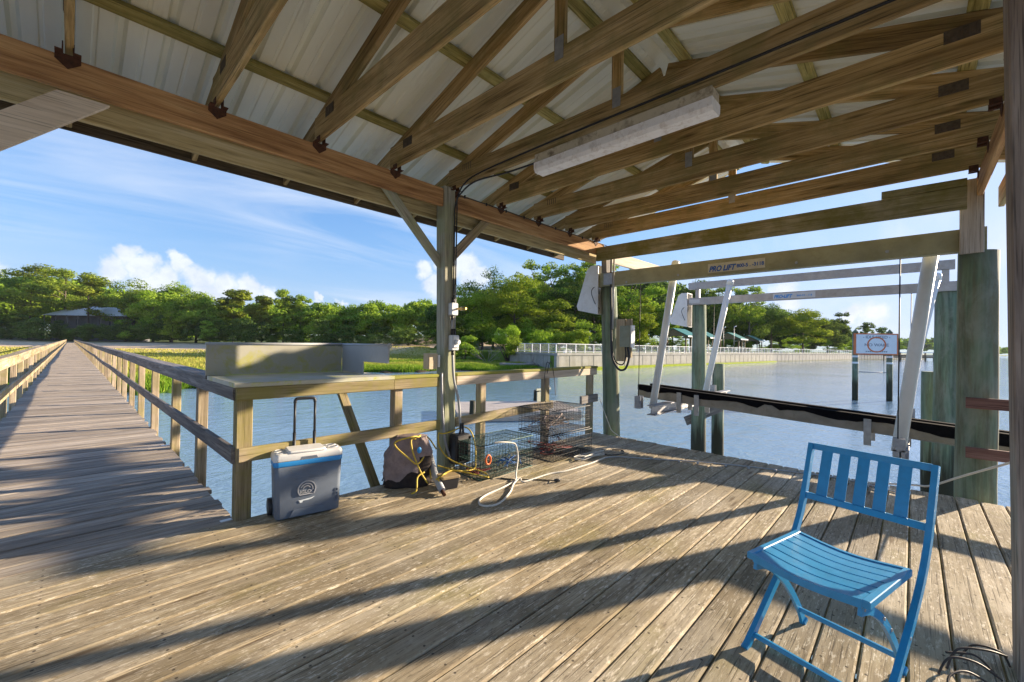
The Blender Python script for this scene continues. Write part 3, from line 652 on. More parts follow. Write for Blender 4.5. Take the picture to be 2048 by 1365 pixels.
# breaker box on the corner piling
bk = root('breaker_box', 'grey breaker box on a wooden backboard on the corner piling', 'breaker box', (5.88, 3.2, 1.25))
b = MB(); b.beam((5.905, 3.27, 1.14), (5.90, 3.28, 1.79), .16, .05, (1, 0, 0)); b.build('backboard', m_rail, bk)
b = MB(); b.box(5.87, 5.93, 3.10, 3.18, 1.2, 1.79, 'z'); b.build('backboard', m_rail, bk)
b = MB(); b.box(5.74, 5.865, 3.05, 3.22, 1.36, 1.68, 'z', .008); b.build('case', m_boxgreen, bk)
b = MB(); b.box(5.745, 5.86, 3.028, 3.048, 1.355, 1.685, 'z', .006); b.build('lid', m_box, bk)
b = MB(); b.box(5.77, 5.835, 3.024, 3.0275, 1.56, 1.62, 'z', .0004); b.build('warning_label', m_decalg, bk)
b = MB(); b.tube(smooth_path([(5.90, 3.47, 2.9), (5.905, 3.475, 2.4), (5.90, 3.46, 1.9), (5.895, 3.45, 1.5), (5.88, 3.42, 1.2), (5.86, 3.3, 1.02), (5.84, 3.17, 1.03), (5.84, 3.11, 1.2), (5.81, 3.12, 1.36)], 8), .017, 8); b.build('cable', m_cable, bk)
b = MB(); b.tube(smooth_path([(5.885, 3.44, 1.6), (5.87, 3.41, 1.3), (5.85, 3.34, 1.13), (5.84, 3.22, 1.09), (5.83, 3.16, 1.2), (5.81, 3.16, 1.36)], 8), .010, 8); b.build('cable', m_cable, bk)
b = MB(); b.tube([(5.90, 3.42, 2.75), (5.90, 3.43, 1.64)], .016, 8); b.build('conduit', m_pipe, bk)

# ------------------------------------------------------------------ blue folding chair
ch = root('folding_chair', 'blue painted metal folding chair with slatted seat and back on the deck', 'chair', (2.26, .27, 0))
cw = V((.245, .969, 0)).normalized(); cb = V((cw.y, -cw.x, 0)); CO = V((2.0, .118, 0))
def cp(a, w, z): return CO+cb*a+cw*w+V((0, 0, z))
b = MB(); tt = 0.
def flat(b, pts, wd, th, side): # bent flat bar in the chair's side plane
    for p, q in zip(pts[:-1], pts[1:]): b.beam(p, q, th, wd, cb.cross(cw) if False else V((0, 0, 1)), .003, 0.)
def strip(b, pts, half, th):
    """flat bar swept along pts lying in a side plane (normal cw)"""
    n = len(pts); secs = []
    for i in range(n):
        d = (pts[min(i+1, n-1)]-pts[max(i-1, 0)]).normalized(); u = d.cross(cw).normalized()
        secs.append([pts[i]+u*half-cw*th/2, pts[i]+u*half+cw*th/2, pts[i]-u*half+cw*th/2, pts[i]-u*half-cw*th/2])
    b.loft(secs, smooth=False, t=0.)
for w in (-.034, .446):
    b = MB(); P = [cp(.03, w, .0), cp(.22, w, .165), cp(.36, w, .29), cp(.47, w, .41), cp(.53, w, .50), cp(.575, w, .60), cp(.66, w, .855)]
    strip(b, smooth_path(P, 4), .016, .022); b.build('front_leg', m_blue, ch)
for w in (.02, .394):
    b = MB(); P = [cp(.005, w, .40), cp(.10, w, .375), cp(.22, w, .30), cp(.33, w, .19), cp(.42, w, .07), cp(.455, w, .0)]
    strip(b, smooth_path(P, 4), .016, .014); b.build('rear_leg', m_blue, ch)
b = MB(); b.beam(cp(.085, -.024, .045), cp(.085, .436, .045), .014, .022, c=.002, t=0.); b.build('foot_bar', m_blue, ch)
b = MB(); b.beam(cp(.405, .026, .085), cp(.405, .388, .085), .014, .022, c=.002, t=0.); b.build('foot_bar', m_blue, ch)
b = MB(); n = 13
def dip(w): return -.021*math.sin(PI*min(1, max(0, (w)/.414)))**1.2
st = MB()
st.beam(cp(.0, 0, .436), cp(.44, 0, .436), .026, .03, c=.003, t=0.); st.beam(cp(.0, .414, .436), cp(.44, .414, .436), .026, .03, c=.003, t=0.)
for a in (.006, .434):
    secs = []
    for i in range(n):
        w = .013+.388*i/(n-1); z = .451+dip(w)*1.0
        secs.append([cp(a-.008, w, z), cp(a+.008, w, z), cp(a+.008, w, z-.034-dip(w)*.25), cp(a-.008, w, z-.034-dip(w)*.25)])
    st.loft(secs, smooth=False, t=0.)
so = st.build('seat', m_blue, ch)
for k in range(6):
    a = .022+.0685*k; b = MB(); secs = []
    for i in range(n):
        w = .013+.388*i/(n-1); z = .447+dip(w)
        secs.append([cp(a, w, z), cp(a+.058, w, z), cp(a+.058, w, z-.006), cp(a, w, z-.006)])
    b.loft(secs, smooth=False, t=0.); b.build('seat_slat', m_blue, so)
def bp(z, w, o=0.):
    f = (z-.60)/(.255); return cp(.575+.085*f+o, w, z)
bk_ = MB(); bk_.beam(bp(.843, -.022), bp(.843, .434), .016, .032, c=.003, t=0.); bk_.beam(bp(.60, -.022), bp(.60, .434), .016, .032, c=.003, t=0.); bo = bk_.build('backrest', m_blue, ch)
for k in range(5):
    w = .042+.0765*k; b = MB(); b.beam(bp(.606, w+.022), bp(.838, w+.022), .047, .006, cb, .001, 0.); b.build('back_slat', m_blue, bo)
b = MB()
for w, s in ((-.046, 1), (.459, -1), (.011, 1), (.403, -1)): b.tube([cp(.30, w, .235), cp(.30, w+.006*s, .235)], .007, 8); b.tube([cp(.03, w+.0, .40), cp(.03, w+.006*s, .40)], .006, 8)
b.build('rivet', m_galv, ch)
for w, a in ((-.034, .03), (.446, .03), (.02, .455), (.394, .455)): 
    b = MB(); b.beam(cp(a-.012, w, .004), cp(a+.016, w, .018), .028, .022, c=.004, t=0.); b.build('foot_cap', m_blue, ch)

# ------------------------------------------------------------------ cooler
ck = root('cooler', 'grey wheeled cooler with pale lid, bright blue band and raised handle', 'cooler', (1.33, 3.5, 0))
O = V((1.068, 3.436, 0)); ux = V((.985, -.172, 0)); uy = V((.172, .985, 0)); CWD, CDP = .485, .205
def kp(x, y, z): return O+ux*x+uy*y+V((0, 0, z))
def sec(z, k, kd=None, r=.035, dx=0): 
    kd = kd or k
    return [kp(p[0]+CWD/2+dx, p[1]+CDP/2, z) for p in rrect(CWD*k, CDP*kd, r, 0, 5)]
b = MB(); b.loft([sec(.012, .93, .93), sec(.02, .95, .95), sec(.30, .985, .985), sec(.405, 1., 1.)], smooth=True); bod = b.build('body', m_grey, ck)
b = MB(); b.loft([sec(.406, 1.005), sec(.412, 1.02), sec(.440, 1.02), sec(.444, 1.01)], smooth=True); b.build('blue_band', m_cblue, ck)
b = MB(); b.loft([sec(.445, 1.02), sec(.452, 1.03), sec(.482, 1.02), sec(.497, .985, .95), sec(.502, .95, .88)], smooth=True); lid = b.build('lid', m_clid, ck)
b = MB(); b.loft([[kp(p[0]+.215+.012, p[1]+CDP/2, z) for p in rrect(.265*k, CDP*.93*k, .02, 0, 4)] for z, k in ((.50, 1.06), (.512, 1.0), (.518, .95))], smooth=True); b.build('hatch', m_clid, lid)
for x in (.055, .425):
    for y in (.065, .145):
        b = MB(); b.loft([[kp(x+rr*math.cos(a*PI/8), y+rr*math.sin(a*PI/8)*.8, z) for a in range(16)] for z, rr in ((.500, .042), (.507, .040), (.507, .032), (.503, .030))]); b.build('cup_holder', m_clid, lid)
        b = MB(); b.loft([[kp(x+rr*math.cos(a*PI/8), y+rr*math.sin(a*PI/8)*.8, z) for a in range(16)] for z, rr in ((.5035, .029), (.5045, .028))]); b.build('cup_well', m_grey, lid)
b = MB(); b.prism([kp(.175, -.004, .450), kp(.30, -.004, .450), kp(.29, -.004, .470), kp(.185, -.004, .470)], uy*.008); b.build('lid_latch', m_grey, lid)
# recessed weave on the upper front, skirt on the lower front
b = MB()
for r_ in range(8):
    for c_ in range(16):
        x = .10+.0175*c_+(.0087 if r_ % 2 else 0); z = .300+.0125*r_
        b.beam(kp(x, .0018, z), kp(x+.013, .0018, z), .006, .004, c=.001, t=0.)
b.build('woven_grip', m_grey, bod)
b = MB(); b.prism([kp(.105, .002, .02), kp(.375, .002, .02), kp(.345, .002, .072), kp(.135, .002, .072)], uy*-.006); b.build('skirt', m_grey, bod)
b = MB(); ec, ez = .225, .215
def arc(r0, r1, a0, a1, th, n=18):
    vs = []
    for i in range(n+1):
        a = R(a0+(a1-a0)*i/n)
        for rr, o in ((r0, .006), (r1, .006), (r1, -th), (r0, -th)): vs.append(kp(ec+rr*math.cos(a), o, ez+rr*math.sin(a)))
    return vs, [(i*4+j, i*4+(j+1) % 4, i*4+4+(j+1) % 4, i*4+4+j) for i in range(n) for j in range(4)]+[(3, 2, 1, 0), (n*4, n*4+1, n*4+2, n*4+3)]
for a in ((.058, .066, -38, 218, .008), (.040, .046, -10, 160, .006), (.022, .028, 20, 165, .006)): b.add(*arc(*a), t=0.)
b.beam(kp(ec-.055, -.001, ez-.040), kp(ec+.055, -.001, ez-.040), .012, .007, c=.002, t=0.); b.build('emblem', m_emb, bod)
text('IGLOO', .034, kp(ec-.048, -.0005, ez-.030), ux, ud, m_emb, bod, 'emblem_lettering', 0, .003, .001)
text('IGLOO', .036, kp(.455, .002, .075), (0, 0, 1), -ux, m_grey, bod, 'side_lettering', 0, .003, .0005)
b = MB(); b.add([kp(x, -.0012, z) for x, z in ((.165, .135), (.19, .137), (.25, .143), (.285, .15), (.262, .135), (.235, .130), (.20, .129), (.195, .118), (.178, .116), (.175, .128))], [tuple(range(10))], t=0.); b.build('scuffed_sticker', m_scuff, bod)
hd = MB()
for x in (.165, .315): hd.tube([kp(x, CDP+.012, .30), kp(x, CDP+.012, .62)], .0125, 10); hd.tube([kp(x, CDP+.012, .62), kp(x, CDP+.012, .865)], .0095, 10)
hd.tube(smooth_path([kp(.165, CDP+.012, .86), kp(.172, CDP+.012, .885), kp(.20, CDP+.012, .892), kp(.28, CDP+.012, .892), kp(.308, CDP+.012, .885), kp(.315, CDP+.012, .86)], 5), .013, 10); hd.build('handle', m_black, ck)
for x in (-.012, CWD+.012-.03):
    b = MB(); b.tube([kp(x-.005, CDP-.01, .066), kp(x+.035, CDP-.01, .066)], .066, 18); b.build('wheel', m_black, ck)

# ------------------------------------------------------------------ worn padded seat leaning on the rail
pdx = root('padded_seat', 'worn padded boat seat, faded pinkish grey cover and torn dark side, leaning on the railing', 'boat seat', (2.33, 3.55, 0))
PAX, PAY, PB = V((.78, -.625, 0)), V((.625, .78, 0)), V((2.275, 3.50, 0))
def sq(u, v, w): return PB+PAX*u+PAY*v+V((0, 0, w))
def lump(th, h, off=0.):
    """surface of the slumped seat: th round the plan, h from 0 to 1 up"""
    wdt = .215*(1-.10*h-.52*max(0, h-.62)**1.3*2.2); dpt = .115*(1-.08*h-.65*max(0, h-.66)*1.6)
    ca, sa = math.cos(th), math.sin(th); k = (abs(ca)**2.6+abs(sa)**2.6)**(-1/2.6)
    wr_ = .010*math.sin(th*5+h*7)+.008*math.sin(th*9-h*13)+.006*math.sin(h*31+th*2)
    return sq((wdt*k+off+wr_)*ca+.035*h-.02, (dpt*k+off+wr_)*sa+.05*h, .002+.455*h+off*(.6 if h > .7 else 0)*h)
nt_ = 36
b = MB(); b.loft([[lump(2*PI*i/nt_, h) for i in range(nt_)] for h in (0, .06, .2, .35, .5, .65, .78, .88, .95, 1.)]); b.build('cushion_core', m_torn, pdx)
b = MB(); cols = 22; rows = 14; vs = []
for j in range(rows):
    for i in range(cols):
        f = i/(cols-1); th = PI*.70+PI*.94*f                  # from the back left round to the front
        lo = .10+.30*max(0, f-.55)**1.2*2.2+.06*math.sin(f*23)+(.22 if .50 < f < .56 else 0); g_ = j/(rows-1); h = lo+(1.0-lo)*g_
        puff = .014+.022*abs(math.sin(f*PI*2.1+.25))**.7*math.sin(PI*min(1, .15+g_*.8)); vs.append(lump(th, h, puff))
b.add(vs, [(j*cols+i, j*cols+i+1, (j+1)*cols+i+1, (j+1)*cols+i) for j in range(rows-1) for i in range(cols-1)], None, 0., True)
top = [lump(2*PI*i/24, .985, .018) for i in range(24)]; tc_ = lump(0, 1., 0); tcn = sum(top, V((0, 0, 0)))/24+V((0, 0, .022)); b.add(top+[tcn], [(i, (i+1) % 24, 24) for i in range(24)], None, 0., True)
b.build('pink_cover', m_pink, pdx)
b = MB(); vs = [lump(PI*1.62+PI*.30*i/9, .62+.36*j/5, .016+.012*math.sin(i*1.3+j)) for j in range(6) for i in range(10)]
b.add(vs, [(j*10+i, j*10+i+1, (j+1)*10+i+1, (j+1)*10+i) for j in range(5) for i in range(9)], None, 0., True); b.build('cover_flap', m_pink, pdx)
b = MB(); b.ball(sq(.10, -.13, .36), .026, 10, (1, .6, 1.2)); b.build('blue_clip', m_cblue, pdx)
# pipe and tackle box
b = MB(); b.tube([(2.505, 3.50, .25), (2.42, 3.28, .10), (2.335, 3.06, .036)], .031, 16); po = tag(b.build('plastic_pipe', m_pipe, origin=(2.33, 3.06, 0)), 'grey plastic pipe with a rusty end lying against the padded seat', 'pipe')
b = MB(); b.tube([(2.345, 3.085, .038), (2.325, 3.035, .030), (2.315, 3.0, .018)], .017, 8); b.build('rusty_core', m_rust, po)
tk = root('tackle_box', 'small black box with tan lid on the deck below the shelter post', 'tackle box', (2.50, 3.16, 0))
TO, tx, ty = V((2.39, 3.13, 0)), V((.97, -.22, 0)), V((.22, .97, 0))
b = MB(); b.loft([[TO+tx*(p[0]+.09)+ty*(p[1]+.07)+V((0, 0, z)) for p in rrect(.18*k, .14*k, .012, 0, 3)] for z, k in ((.003, .84), (.10, .98))], smooth=False); b.build('body', m_black, tk)
b = MB(); b.loft([[TO+tx*(p[0]+.09)+ty*(p[1]+.07)+V((0, 0, z)) for p in rrect(.19*k, .15*k, .014, 0, 3)] for z, k in ((.101, 1.), (.118, 1.), (.124, .93))], smooth=False); b.build('lid', m_tan, tk)
# yellow rope
yr = MB(); P = [(2.70, 3.62, .42), (2.745, 3.585, .41), (2.86, 3.575, .425), (3.0, 3.575, .45), (3.05, 3.50, .40), (3.06, 3.44, .25), (2.97, 3.33, .12), (2.85, 3.21, .10), (2.70, 3.20, .11), (2.55, 3.22, .135), (2.40, 3.20, .105), (2.36, 3.14, .10)]
yr.tube(smooth_path(P, 7), .0075, 7)
P = [(2.70, 3.62, .42), (2.68, 3.58, .30), (2.74, 3.50, .17), (2.86, 3.35, .09), (2.98, 3.20, .035), (2.95, 3.10, .012)]; yr.tube(smooth_path(P, 7), .0075, 7)
P = [(2.95, 3.10, .012), (2.80, 3.22, .06), (2.66, 3.40, .10), (2.58, 3.47, .13)]; yr.tube(smooth_path(P, 7), .0075, 7)
for P in ([(2.30, 3.40, .47), (2.18, 3.32, .50), (2.06, 3.42, .44), (2.16, 3.32, .30), (2.26, 3.34, .235), (2.36, 3.38, .30), (2.33, 3.42, .42), (2.24, 3.42, .45), (2.22, 3.36, .34), (2.27, 3.30, .16), (2.32, 3.26, .06)],
          [(2.30, 3.40, .47), (2.36, 3.44, .45), (2.42, 3.44, .36), (2.43, 3.40, .2), (2.40, 3.32, .07)],
          [(2.30, 3.29, .16), (2.22, 3.28, .13), (2.17, 3.22, .04), (2.13, 3.24, .012)],
          [(2.30, 3.40, .47), (2.44, 3.52, .45), (2.56, 3.58, .38), (2.66, 3.60, .26)], [(2.36, 3.19, .10), (2.42, 3.16, .14), (2.48, 3.2, .13)]):
    yr.tube(smooth_path(P, 7), .0075, 7)
tag(yr.build('yellow_rope', m_yellow, origin=(2.6, 3.4, 0)), 'yellow rope looped over the padded seat and around the shelter post', 'rope')

# ------------------------------------------------------------------ crab traps
def trap(x0, y0, z0, w, d, h, mat, label, step=.042, seed=1):
    rr = random.Random(seed)
    t = root('crab_trap', label, 'crab trap', (x0+w/2, y0+d/2, z0), 'wire crab traps on the deck')
    def lines(b, axis_u, axis_v, o, U, Vv, r):
        nu, nv = int(U/step), int(Vv/step)
        for i in range(nu+1):
            p = o+axis_u*(U*i/nu); b.tube([p, p+axis_u*rr.uniform(-.004, .004)+axis_v*Vv*.5, p+axis_v*Vv], r, 4, False, 0.)
        for j in range(nv+1):
            p = o+axis_v*(Vv*j/nv); b.tube([p, p+axis_v*rr.uniform(-.004, .004)+axis_u*U*.5, p+axis_u*U], r, 4, False, 0.)
    X, Y, Z = V((1, 0, 0)), V((0, 1, 0)), V((0, 0, 1)); o = V((x0, y0, z0+.004)); r = .002
    for nm, fs in (('side_mesh', ((X, Z, o, w, h), (X, Z, o+Y*d, w, h), (Y, Z, o, d, h), (Y, Z, o+X*w, d, h))), ('floor_mesh', ((X, Y, o, w, d),)), ('lid_mesh', ((X, Y, o+Z*h, w, d),)), ('inner_partition', ((X, Y, o+Z*h*.5, w, d),)), ('bait_well', ((X, Z, o+X*w*.38+Y*d*.38, .17, h*.5), (Y, Z, o+X*w*.38+Y*d*.38, .17, h*.5)))):
        b = MB()
        for f in fs: lines(b, *f, r)
        b.build(nm, mat, t)
    b = MB()
    for (a, c) in ((o, o+X*w), (o+Y*d, o+X*w+Y*d), (o, o+Y*d), (o+X*w, o+X*w+Y*d)):
        for zz in (0, h): b.tube([a+Z*zz, c+Z*zz], .005, 5, True, 0.)
    b.build('edge_frame', mat, t)
    return t
trap(2.84, 3.10, .0, .78, .43, .34, m_trapgreen, 'green wire crab trap beside the shelter post, in front of the others', .042, 3)
trap(3.90, 3.02, .0, .80, .56, .29, m_trapblack, 'black wire crab trap with red rope inside, lower one of the stack', .05, 4)
trap(3.92, 3.05, .305, .78, .54, .28, m_trapblack, 'black wire crab trap on top of another trap, by the railing', .05, 5)
def tangle(name, mat, c, sx, sy, sz, n, r, label, seed, cat='rope'):
    q = random.Random(seed); P = [V(c)+V((q.uniform(-sx, sx), q.uniform(-sy, sy), abs(q.uniform(0, sz))+r)) for _ in range(n)]
    b = MB(); b.tube(smooth_path(P, 5), r, 5); return tag(b.build(name, mat, origin=c), label, cat)
tangle('red_rope', m_redrope, (4.30, 3.30, .03), .30, .2, .12, 26, .006, 'tangled red rope inside the lower black crab trap', 11)
tangle('red_rope', m_redrope, (2.98, 3.28, .01), .12, .08, .05, 12, .006, 'short piece of red rope on the floor of the green crab trap', 12)
tangle('blue_rope', m_bluerope, (3.34, 3.24, .01), .17, .1, .15, 22, .0055, 'tangled blue rope inside the green crab trap', 13)
tangle('tangled_line', m_rope, (4.42, 2.86, .0), .28, .10, .05, 18, .006, 'tangled thin white cord on the deck before the black crab traps', 14)
tangle('pink_rope', plain('faded pink rope', (.32, .25, .23), .8), (4.15, 3.28, .34), .25, .2, .14, 22, .006, 'faded pinkish rope inside the upper black crab trap', 15)
b = MB(); b.tube([(2.925+.034*math.cos(a), 3.088, .20+.046*math.sin(a)) for a in [i*2*PI/14 for i in range(15)]], .010, 8, False); tag(b.build('orange_ring', m_orange, origin=(2.92, 3.09, .2)), 'orange plastic ring hanging on the front of the green crab trap', 'ring')
b = MB(); b.tube(smooth_path([(3.02, 3.1, .352), (3.10, 3.07, .352), (3.24, 3.06, .325), (3.29, 3.05, .29), (3.30, 3.03, .17), (3.19, 2.95, .04), (3.08, 2.86, .012), (2.86, 2.80, .012), (2.60, 2.76, .012), (2.46, 2.70, .012), (2.40, 2.61, .012), (2.46, 2.54, .012), (2.58, 2.55, .012), (2.80, 2.66, .012), (3.00, 2.80, .014), (3.12, 2.83, .03), (3.12, 2.77, .012), (3.5, 2.76, .012), (3.72, 2.70, .012), (4.14, 2.68, .012), (4.5, 2.70, .012)], 7), .0088, 8)
tag(b.build('white_rope', m_rope, origin=(3.1, 2.8, 0)), 'thick white rope looping from the green crab trap across the deck', 'rope')
b = MB(); b.tube(smooth_path([(4.5, 2.70, .010), (4.66, 2.62, .010), (4.87, 2.29, .010), (5.18, 1.82, .010), (5.40, 1.34, .010), (5.58, .80, .010), (5.62, .45, .010), (5.45, .05, .01)], 6), .008, 7)
for i, y in enumerate((2.29, 2.0, 1.82, 1.55, 1.34, 1.1, .8)): b.ball((4.87+.72*(2.29-y)/1.5*.98+.004, y, .012), .016, 6)
tag(b.build('grey_hose', m_pipe, origin=(5.2, 1.6, 0)), 'thin grey line laid along the outer edge of the deck', 'line')
b = MB(); b.tube(smooth_path([(3.04, 3.02, .008), (3.1, 2.9, .008), (3.24, 2.76, .008), (3.34, 2.64, .008), (3.36, 2.57, .010)], 6), .0055, 6); pc = b.build('plug_lead', m_cable, origin=(3.3, 2.6, 0)); tag(pc, 'short black power cord with plug lying beside the white rope', 'cord')
b = MB(); b.loft([[(3.36+d+.0, 2.565+p[0]-d*.4, .018+p[1]) for p in rrect(.034*k, .03*k, .008, 0, 3)] for d, k in ((-.02, .5), (0, 1), (.03, 1), (.035, .8))]); b.tube([(3.395, 2.56, .02), (3.42, 2.55, .02)], .003, 5); b.tube([(3.395, 2.545, .02), (3.42, 2.535, .02)], .003, 5); b.build('plug', m_black, pc)
b = MB(); b.tube(smooth_path([(4.95, 2.86, .008), (5.0, 2.74, .008), (4.86, 2.66, .008), (4.66, 2.74, .008), (4.7, 2.86, .008), (4.85, 2.95, .008)], 6), .007, 6); b.tube(smooth_path([(5.0, 2.55, .008), (5.12, 2.44, .008), (5.2, 2.25, .008)], 6), .004, 6)
tag(b.build('black_cord', m_cable, origin=(4.85, 2.8, 0)), 'loop of thin black cord on the deck right of the black crab traps', 'cord')
b = MB(); b.tube(smooth_path([(5.70, 3.52, .55), (5.73, 3.48, .40), (5.80, 3.42, .17), (5.83, 3.38, .06), (5.74, 3.2, .012), (5.6, 3.1, .010)], 6), .006, 6)
tag(b.build('white_line', m_rope, origin=(5.75, 3.4, 0)), 'thin white mooring line tied to the broken rail at the corner', 'rope')
b = MB(); b.tube(smooth_path([(4.50, 3.61, .98), (4.52, 3.60, 1.10), (4.60, 3.62, 1.13), (4.645, 3.60, .9), (4.61, 3.55, .68)], 7), .005, 6); b.tube(smooth_path([(4.56, 3.62, 1.11), (4.47, 3.60, 1.12), (4.42, 3.60, .85), (4.45, 3.6, .62), (4.5, 3.56, .5)], 7), .005, 6)
tag(b.build('black_cord', m_cable, origin=(4.55, 3.6, .9)), 'thin black cord hung in loops over the railing post', 'cord')
b = MB(); b.tube(smooth_path([(5.60, .35, .02), (5.55, .0, .09), (5.42, -.12, .14), (5.25, -.3, .30), (5.0, -.57, .53), (4.9, -.68, .62)], 6), .009, 7)
tag(b.build('dock_line', m_rope, origin=(5.4, -.1, 0)), 'thin pale line stretched past the thick piling behind the chair', 'rope')
b = MB()
for P in ([(2.30, -.10, .01), (2.42, -.10, .07), (2.52, -.16, .08), (2.58, -.24, .01)], [(2.50, -.07, .01), (2.58, -.11, .09), (2.64, -.20, .08), (2.66, -.28, .01)], [(2.58, -.1, .01), (2.68, -.14, .10), (2.76, -.24, .11), (2.83, -.31, .07)], [(2.74, -.15, .01), (2.80, -.2, .09), (2.84, -.29, .08), (2.82, -.32, .01)], [(2.68, -.1, .05), (2.74, -.2, .06), (2.70, -.26, .01)]):
    b.tube(smooth_path([(2.70+(q[0]-2.70)*.85, -.2+(q[1]+.2)*.9, .008+(q[2]-.008)*.62) for q in P], 7), .0045, 6)
tag(b.build('coiled_wire', plain('dark brown wire', (.06, .04, .03), .5), origin=(2.65, -.2, 0)), 'springy dark wire coiled on the deck between the chair and the post', 'wire')
# ------------------------------------------------------------------ sun and sky
HAZE = .00007
SUN_AZ, SUN_EL = R(-23.), R(15.3)
sd = V((math.cos(SUN_EL)*math.cos(SUN_AZ), math.cos(SUN_EL)*math.sin(SUN_AZ), math.sin(SUN_EL)))
sl = bpy.data.lights.new('sun', 'SUN'); sl.energy = 2.4; sl.angle = R(.6); sl.color = (1., .83, .62)
so_ = bpy.data.objects.new('sun', sl); COL.objects.link(so_); so_.rotation_euler = sd.to_track_quat('Z', 'Y').to_euler(); so_.location = sd*60
wd = bpy.data.worlds.new('World'); SC.world = wd; wd.use_nodes = True
nt = wd.node_tree; bg = nt.nodes['Background']
sky = N(nt, 'ShaderNodeTexSky', sky_type='NISHITA'); sky.sun_disc = False; sky.sun_elevation = SUN_EL; sky.sun_rotation = math.atan2(sd.x, sd.y)
sky.air_density = 1.15; sky.dust_density = .45; sky.ozone_density = 2.2; sky.altitude = 0
tc = N(nt, 'ShaderNodeTexCoord').outputs['Generated']
skyc = N(nt, 'ShaderNodeHueSaturation', {'Color': sky.outputs[0], 'Saturation': 1.1, 'Value': 1.}).outputs[0]
skyc = mix(nt, 1, skyc, (.80, .95, 1.34), 'MULTIPLY')
def softclip(nt, c, K):      # keep the glow near the sun from bleaching the whole eastern sky
    sp = N(nt, 'ShaderNodeSeparateColor', {0: c}); out = []
    for i, k in enumerate(K):
        x = math_(nt, 'DIVIDE', sp.outputs[i], k); d = math_(nt, 'SQRT', math_(nt, 'ADD', math_(nt, 'MULTIPLY', x, x), 1.))
        out.append(math_(nt, 'DIVIDE', sp.outputs[i], d))
    return N(nt, 'ShaderNodeCombineColor', {0: out[0], 1: out[1], 2: out[2]}).outputs[0]
skyc = softclip(nt, mix(nt, 1, skyc, (.84, .90, .95), 'MULTIPLY'), (2.7, 3.3, 4.8))
CLOUD = (3.9, 3.95, 4.1)
sx = N(nt, 'ShaderNodeSeparateXYZ', {0: tc})
zc = math_(nt, 'MAXIMUM', math_(nt, 'ADD', sx.outputs[2], .12), .02)
pl = N(nt, 'ShaderNodeCombineXYZ', {0: math_(nt, 'DIVIDE', sx.outputs[0], zc), 1: math_(nt, 'DIVIDE', sx.outputs[1], zc), 2: 0.}).outputs[0]
rot = N(nt, 'ShaderNodeMapping', {'Vector': pl, 'Rotation': (0, 0, R(28)), 'Scale': (.30, 1.15, 1)}).outputs[0]
ci = noise(nt, rot, 1.5, 7, .58, .9)
big = noise(nt, mapv(nt, pl, (.35, .35, 1), (3.1, .7, 0)), 1.2, 3, .5)
cf_ = math_(nt, 'MULTIPLY', ramp(nt, ci, [(.42, 0.), (.70, 1.)]), ramp(nt, big, [(.38, .08), (.6, 1.)]))
c1 = mix(nt, math_(nt, 'MULTIPLY', cf_, .72), skyc, (3.1, 3.4, 3.9))
wob = N(nt, 'ShaderNodeTexNoise', {'Vector': tc, 'Scale': 17., 'Detail': 7., 'Roughness': .62}).outputs['Color']
wv = N(nt, 'ShaderNodeVectorMath', {0: wob, 1: (.5, .5, .5)}, operation='SUBTRACT').outputs[0]
wv = N(nt, 'ShaderNodeVectorMath', {0: wv, 'Scale': .075}, operation='SCALE').outputs[0]
dirv = N(nt, 'ShaderNodeVectorMath', {0: tc, 1: wv}, operation='ADD').outputs[0]
BL = [(-.961, .181, .042), (-.919, .205, .038), (-.884, .175, .045), (-.95, .163, .048), (-.824, .145, .047), (-.80, .199, .026), (-.783, .175, .033), (-.747, .151, .042), (-.694, .134, .045), (-.634, .124, .042), (-.587, .112, .033), (-.86, .128, .054), (-.72, .112, .05),
      (-.207, .169, .030), (-.147, .181, .048), (-.106, .169, .053), (-.076, .151, .036), (-.183, .133, .036), (.589, .098, .03), (.66, .11, .042), (.803, .074, .036), (.86, .07, .04), (-.456, .098, .014), (-.397, .098, .014), (-1.24, .16, .05), (1.3, .13, .06)]
acc = None; acs = None
for tx_, ty_, r_ in BL:
    dv = (cf+cr*tx_+cu*ty_).normalized(); sc_ = 1/math.sqrt(1+tx_*tx_)
    dd = N(nt, 'ShaderNodeVectorMath', {0: dirv, 1: tuple(dv)}, operation='DISTANCE').outputs['Value']
    mr = N(nt, 'ShaderNodeMapRange', {'Value': dd, 'From Min': r_*sc_*.92, 'From Max': r_*sc_*.38, 'To Min': 0., 'To Max': 1.}, interpolation_type='SMOOTHSTEP').outputs[0]
    acc = mr if acc is None else math_(nt, 'MAXIMUM', acc, mr)
cn = noise(nt, tc, 30, 5, .6)
ccol = mix(nt, ramp(nt, cn, [(.35, 0.), (.6, 1.)]), (3.1, 3.25, 3.6), CLOUD)
c2 = mix(nt, math_(nt, 'MULTIPLY', acc, .74), c1, ccol)
nt.links.new(c2, bg.inputs[0]); bg.inputs[1].default_value = .05
SC.view_settings.view_transform = 'Standard'; SC.view_settings.look = 'None'; SC.view_settings.exposure = 2.5; SC.view_settings.gamma = 1
SC.cycles.max_bounces = 8; SC.cycles.diffuse_bounces = 5; SC.cycles.use_denoising = True; SC.cycles.sample_clamp_indirect = 6

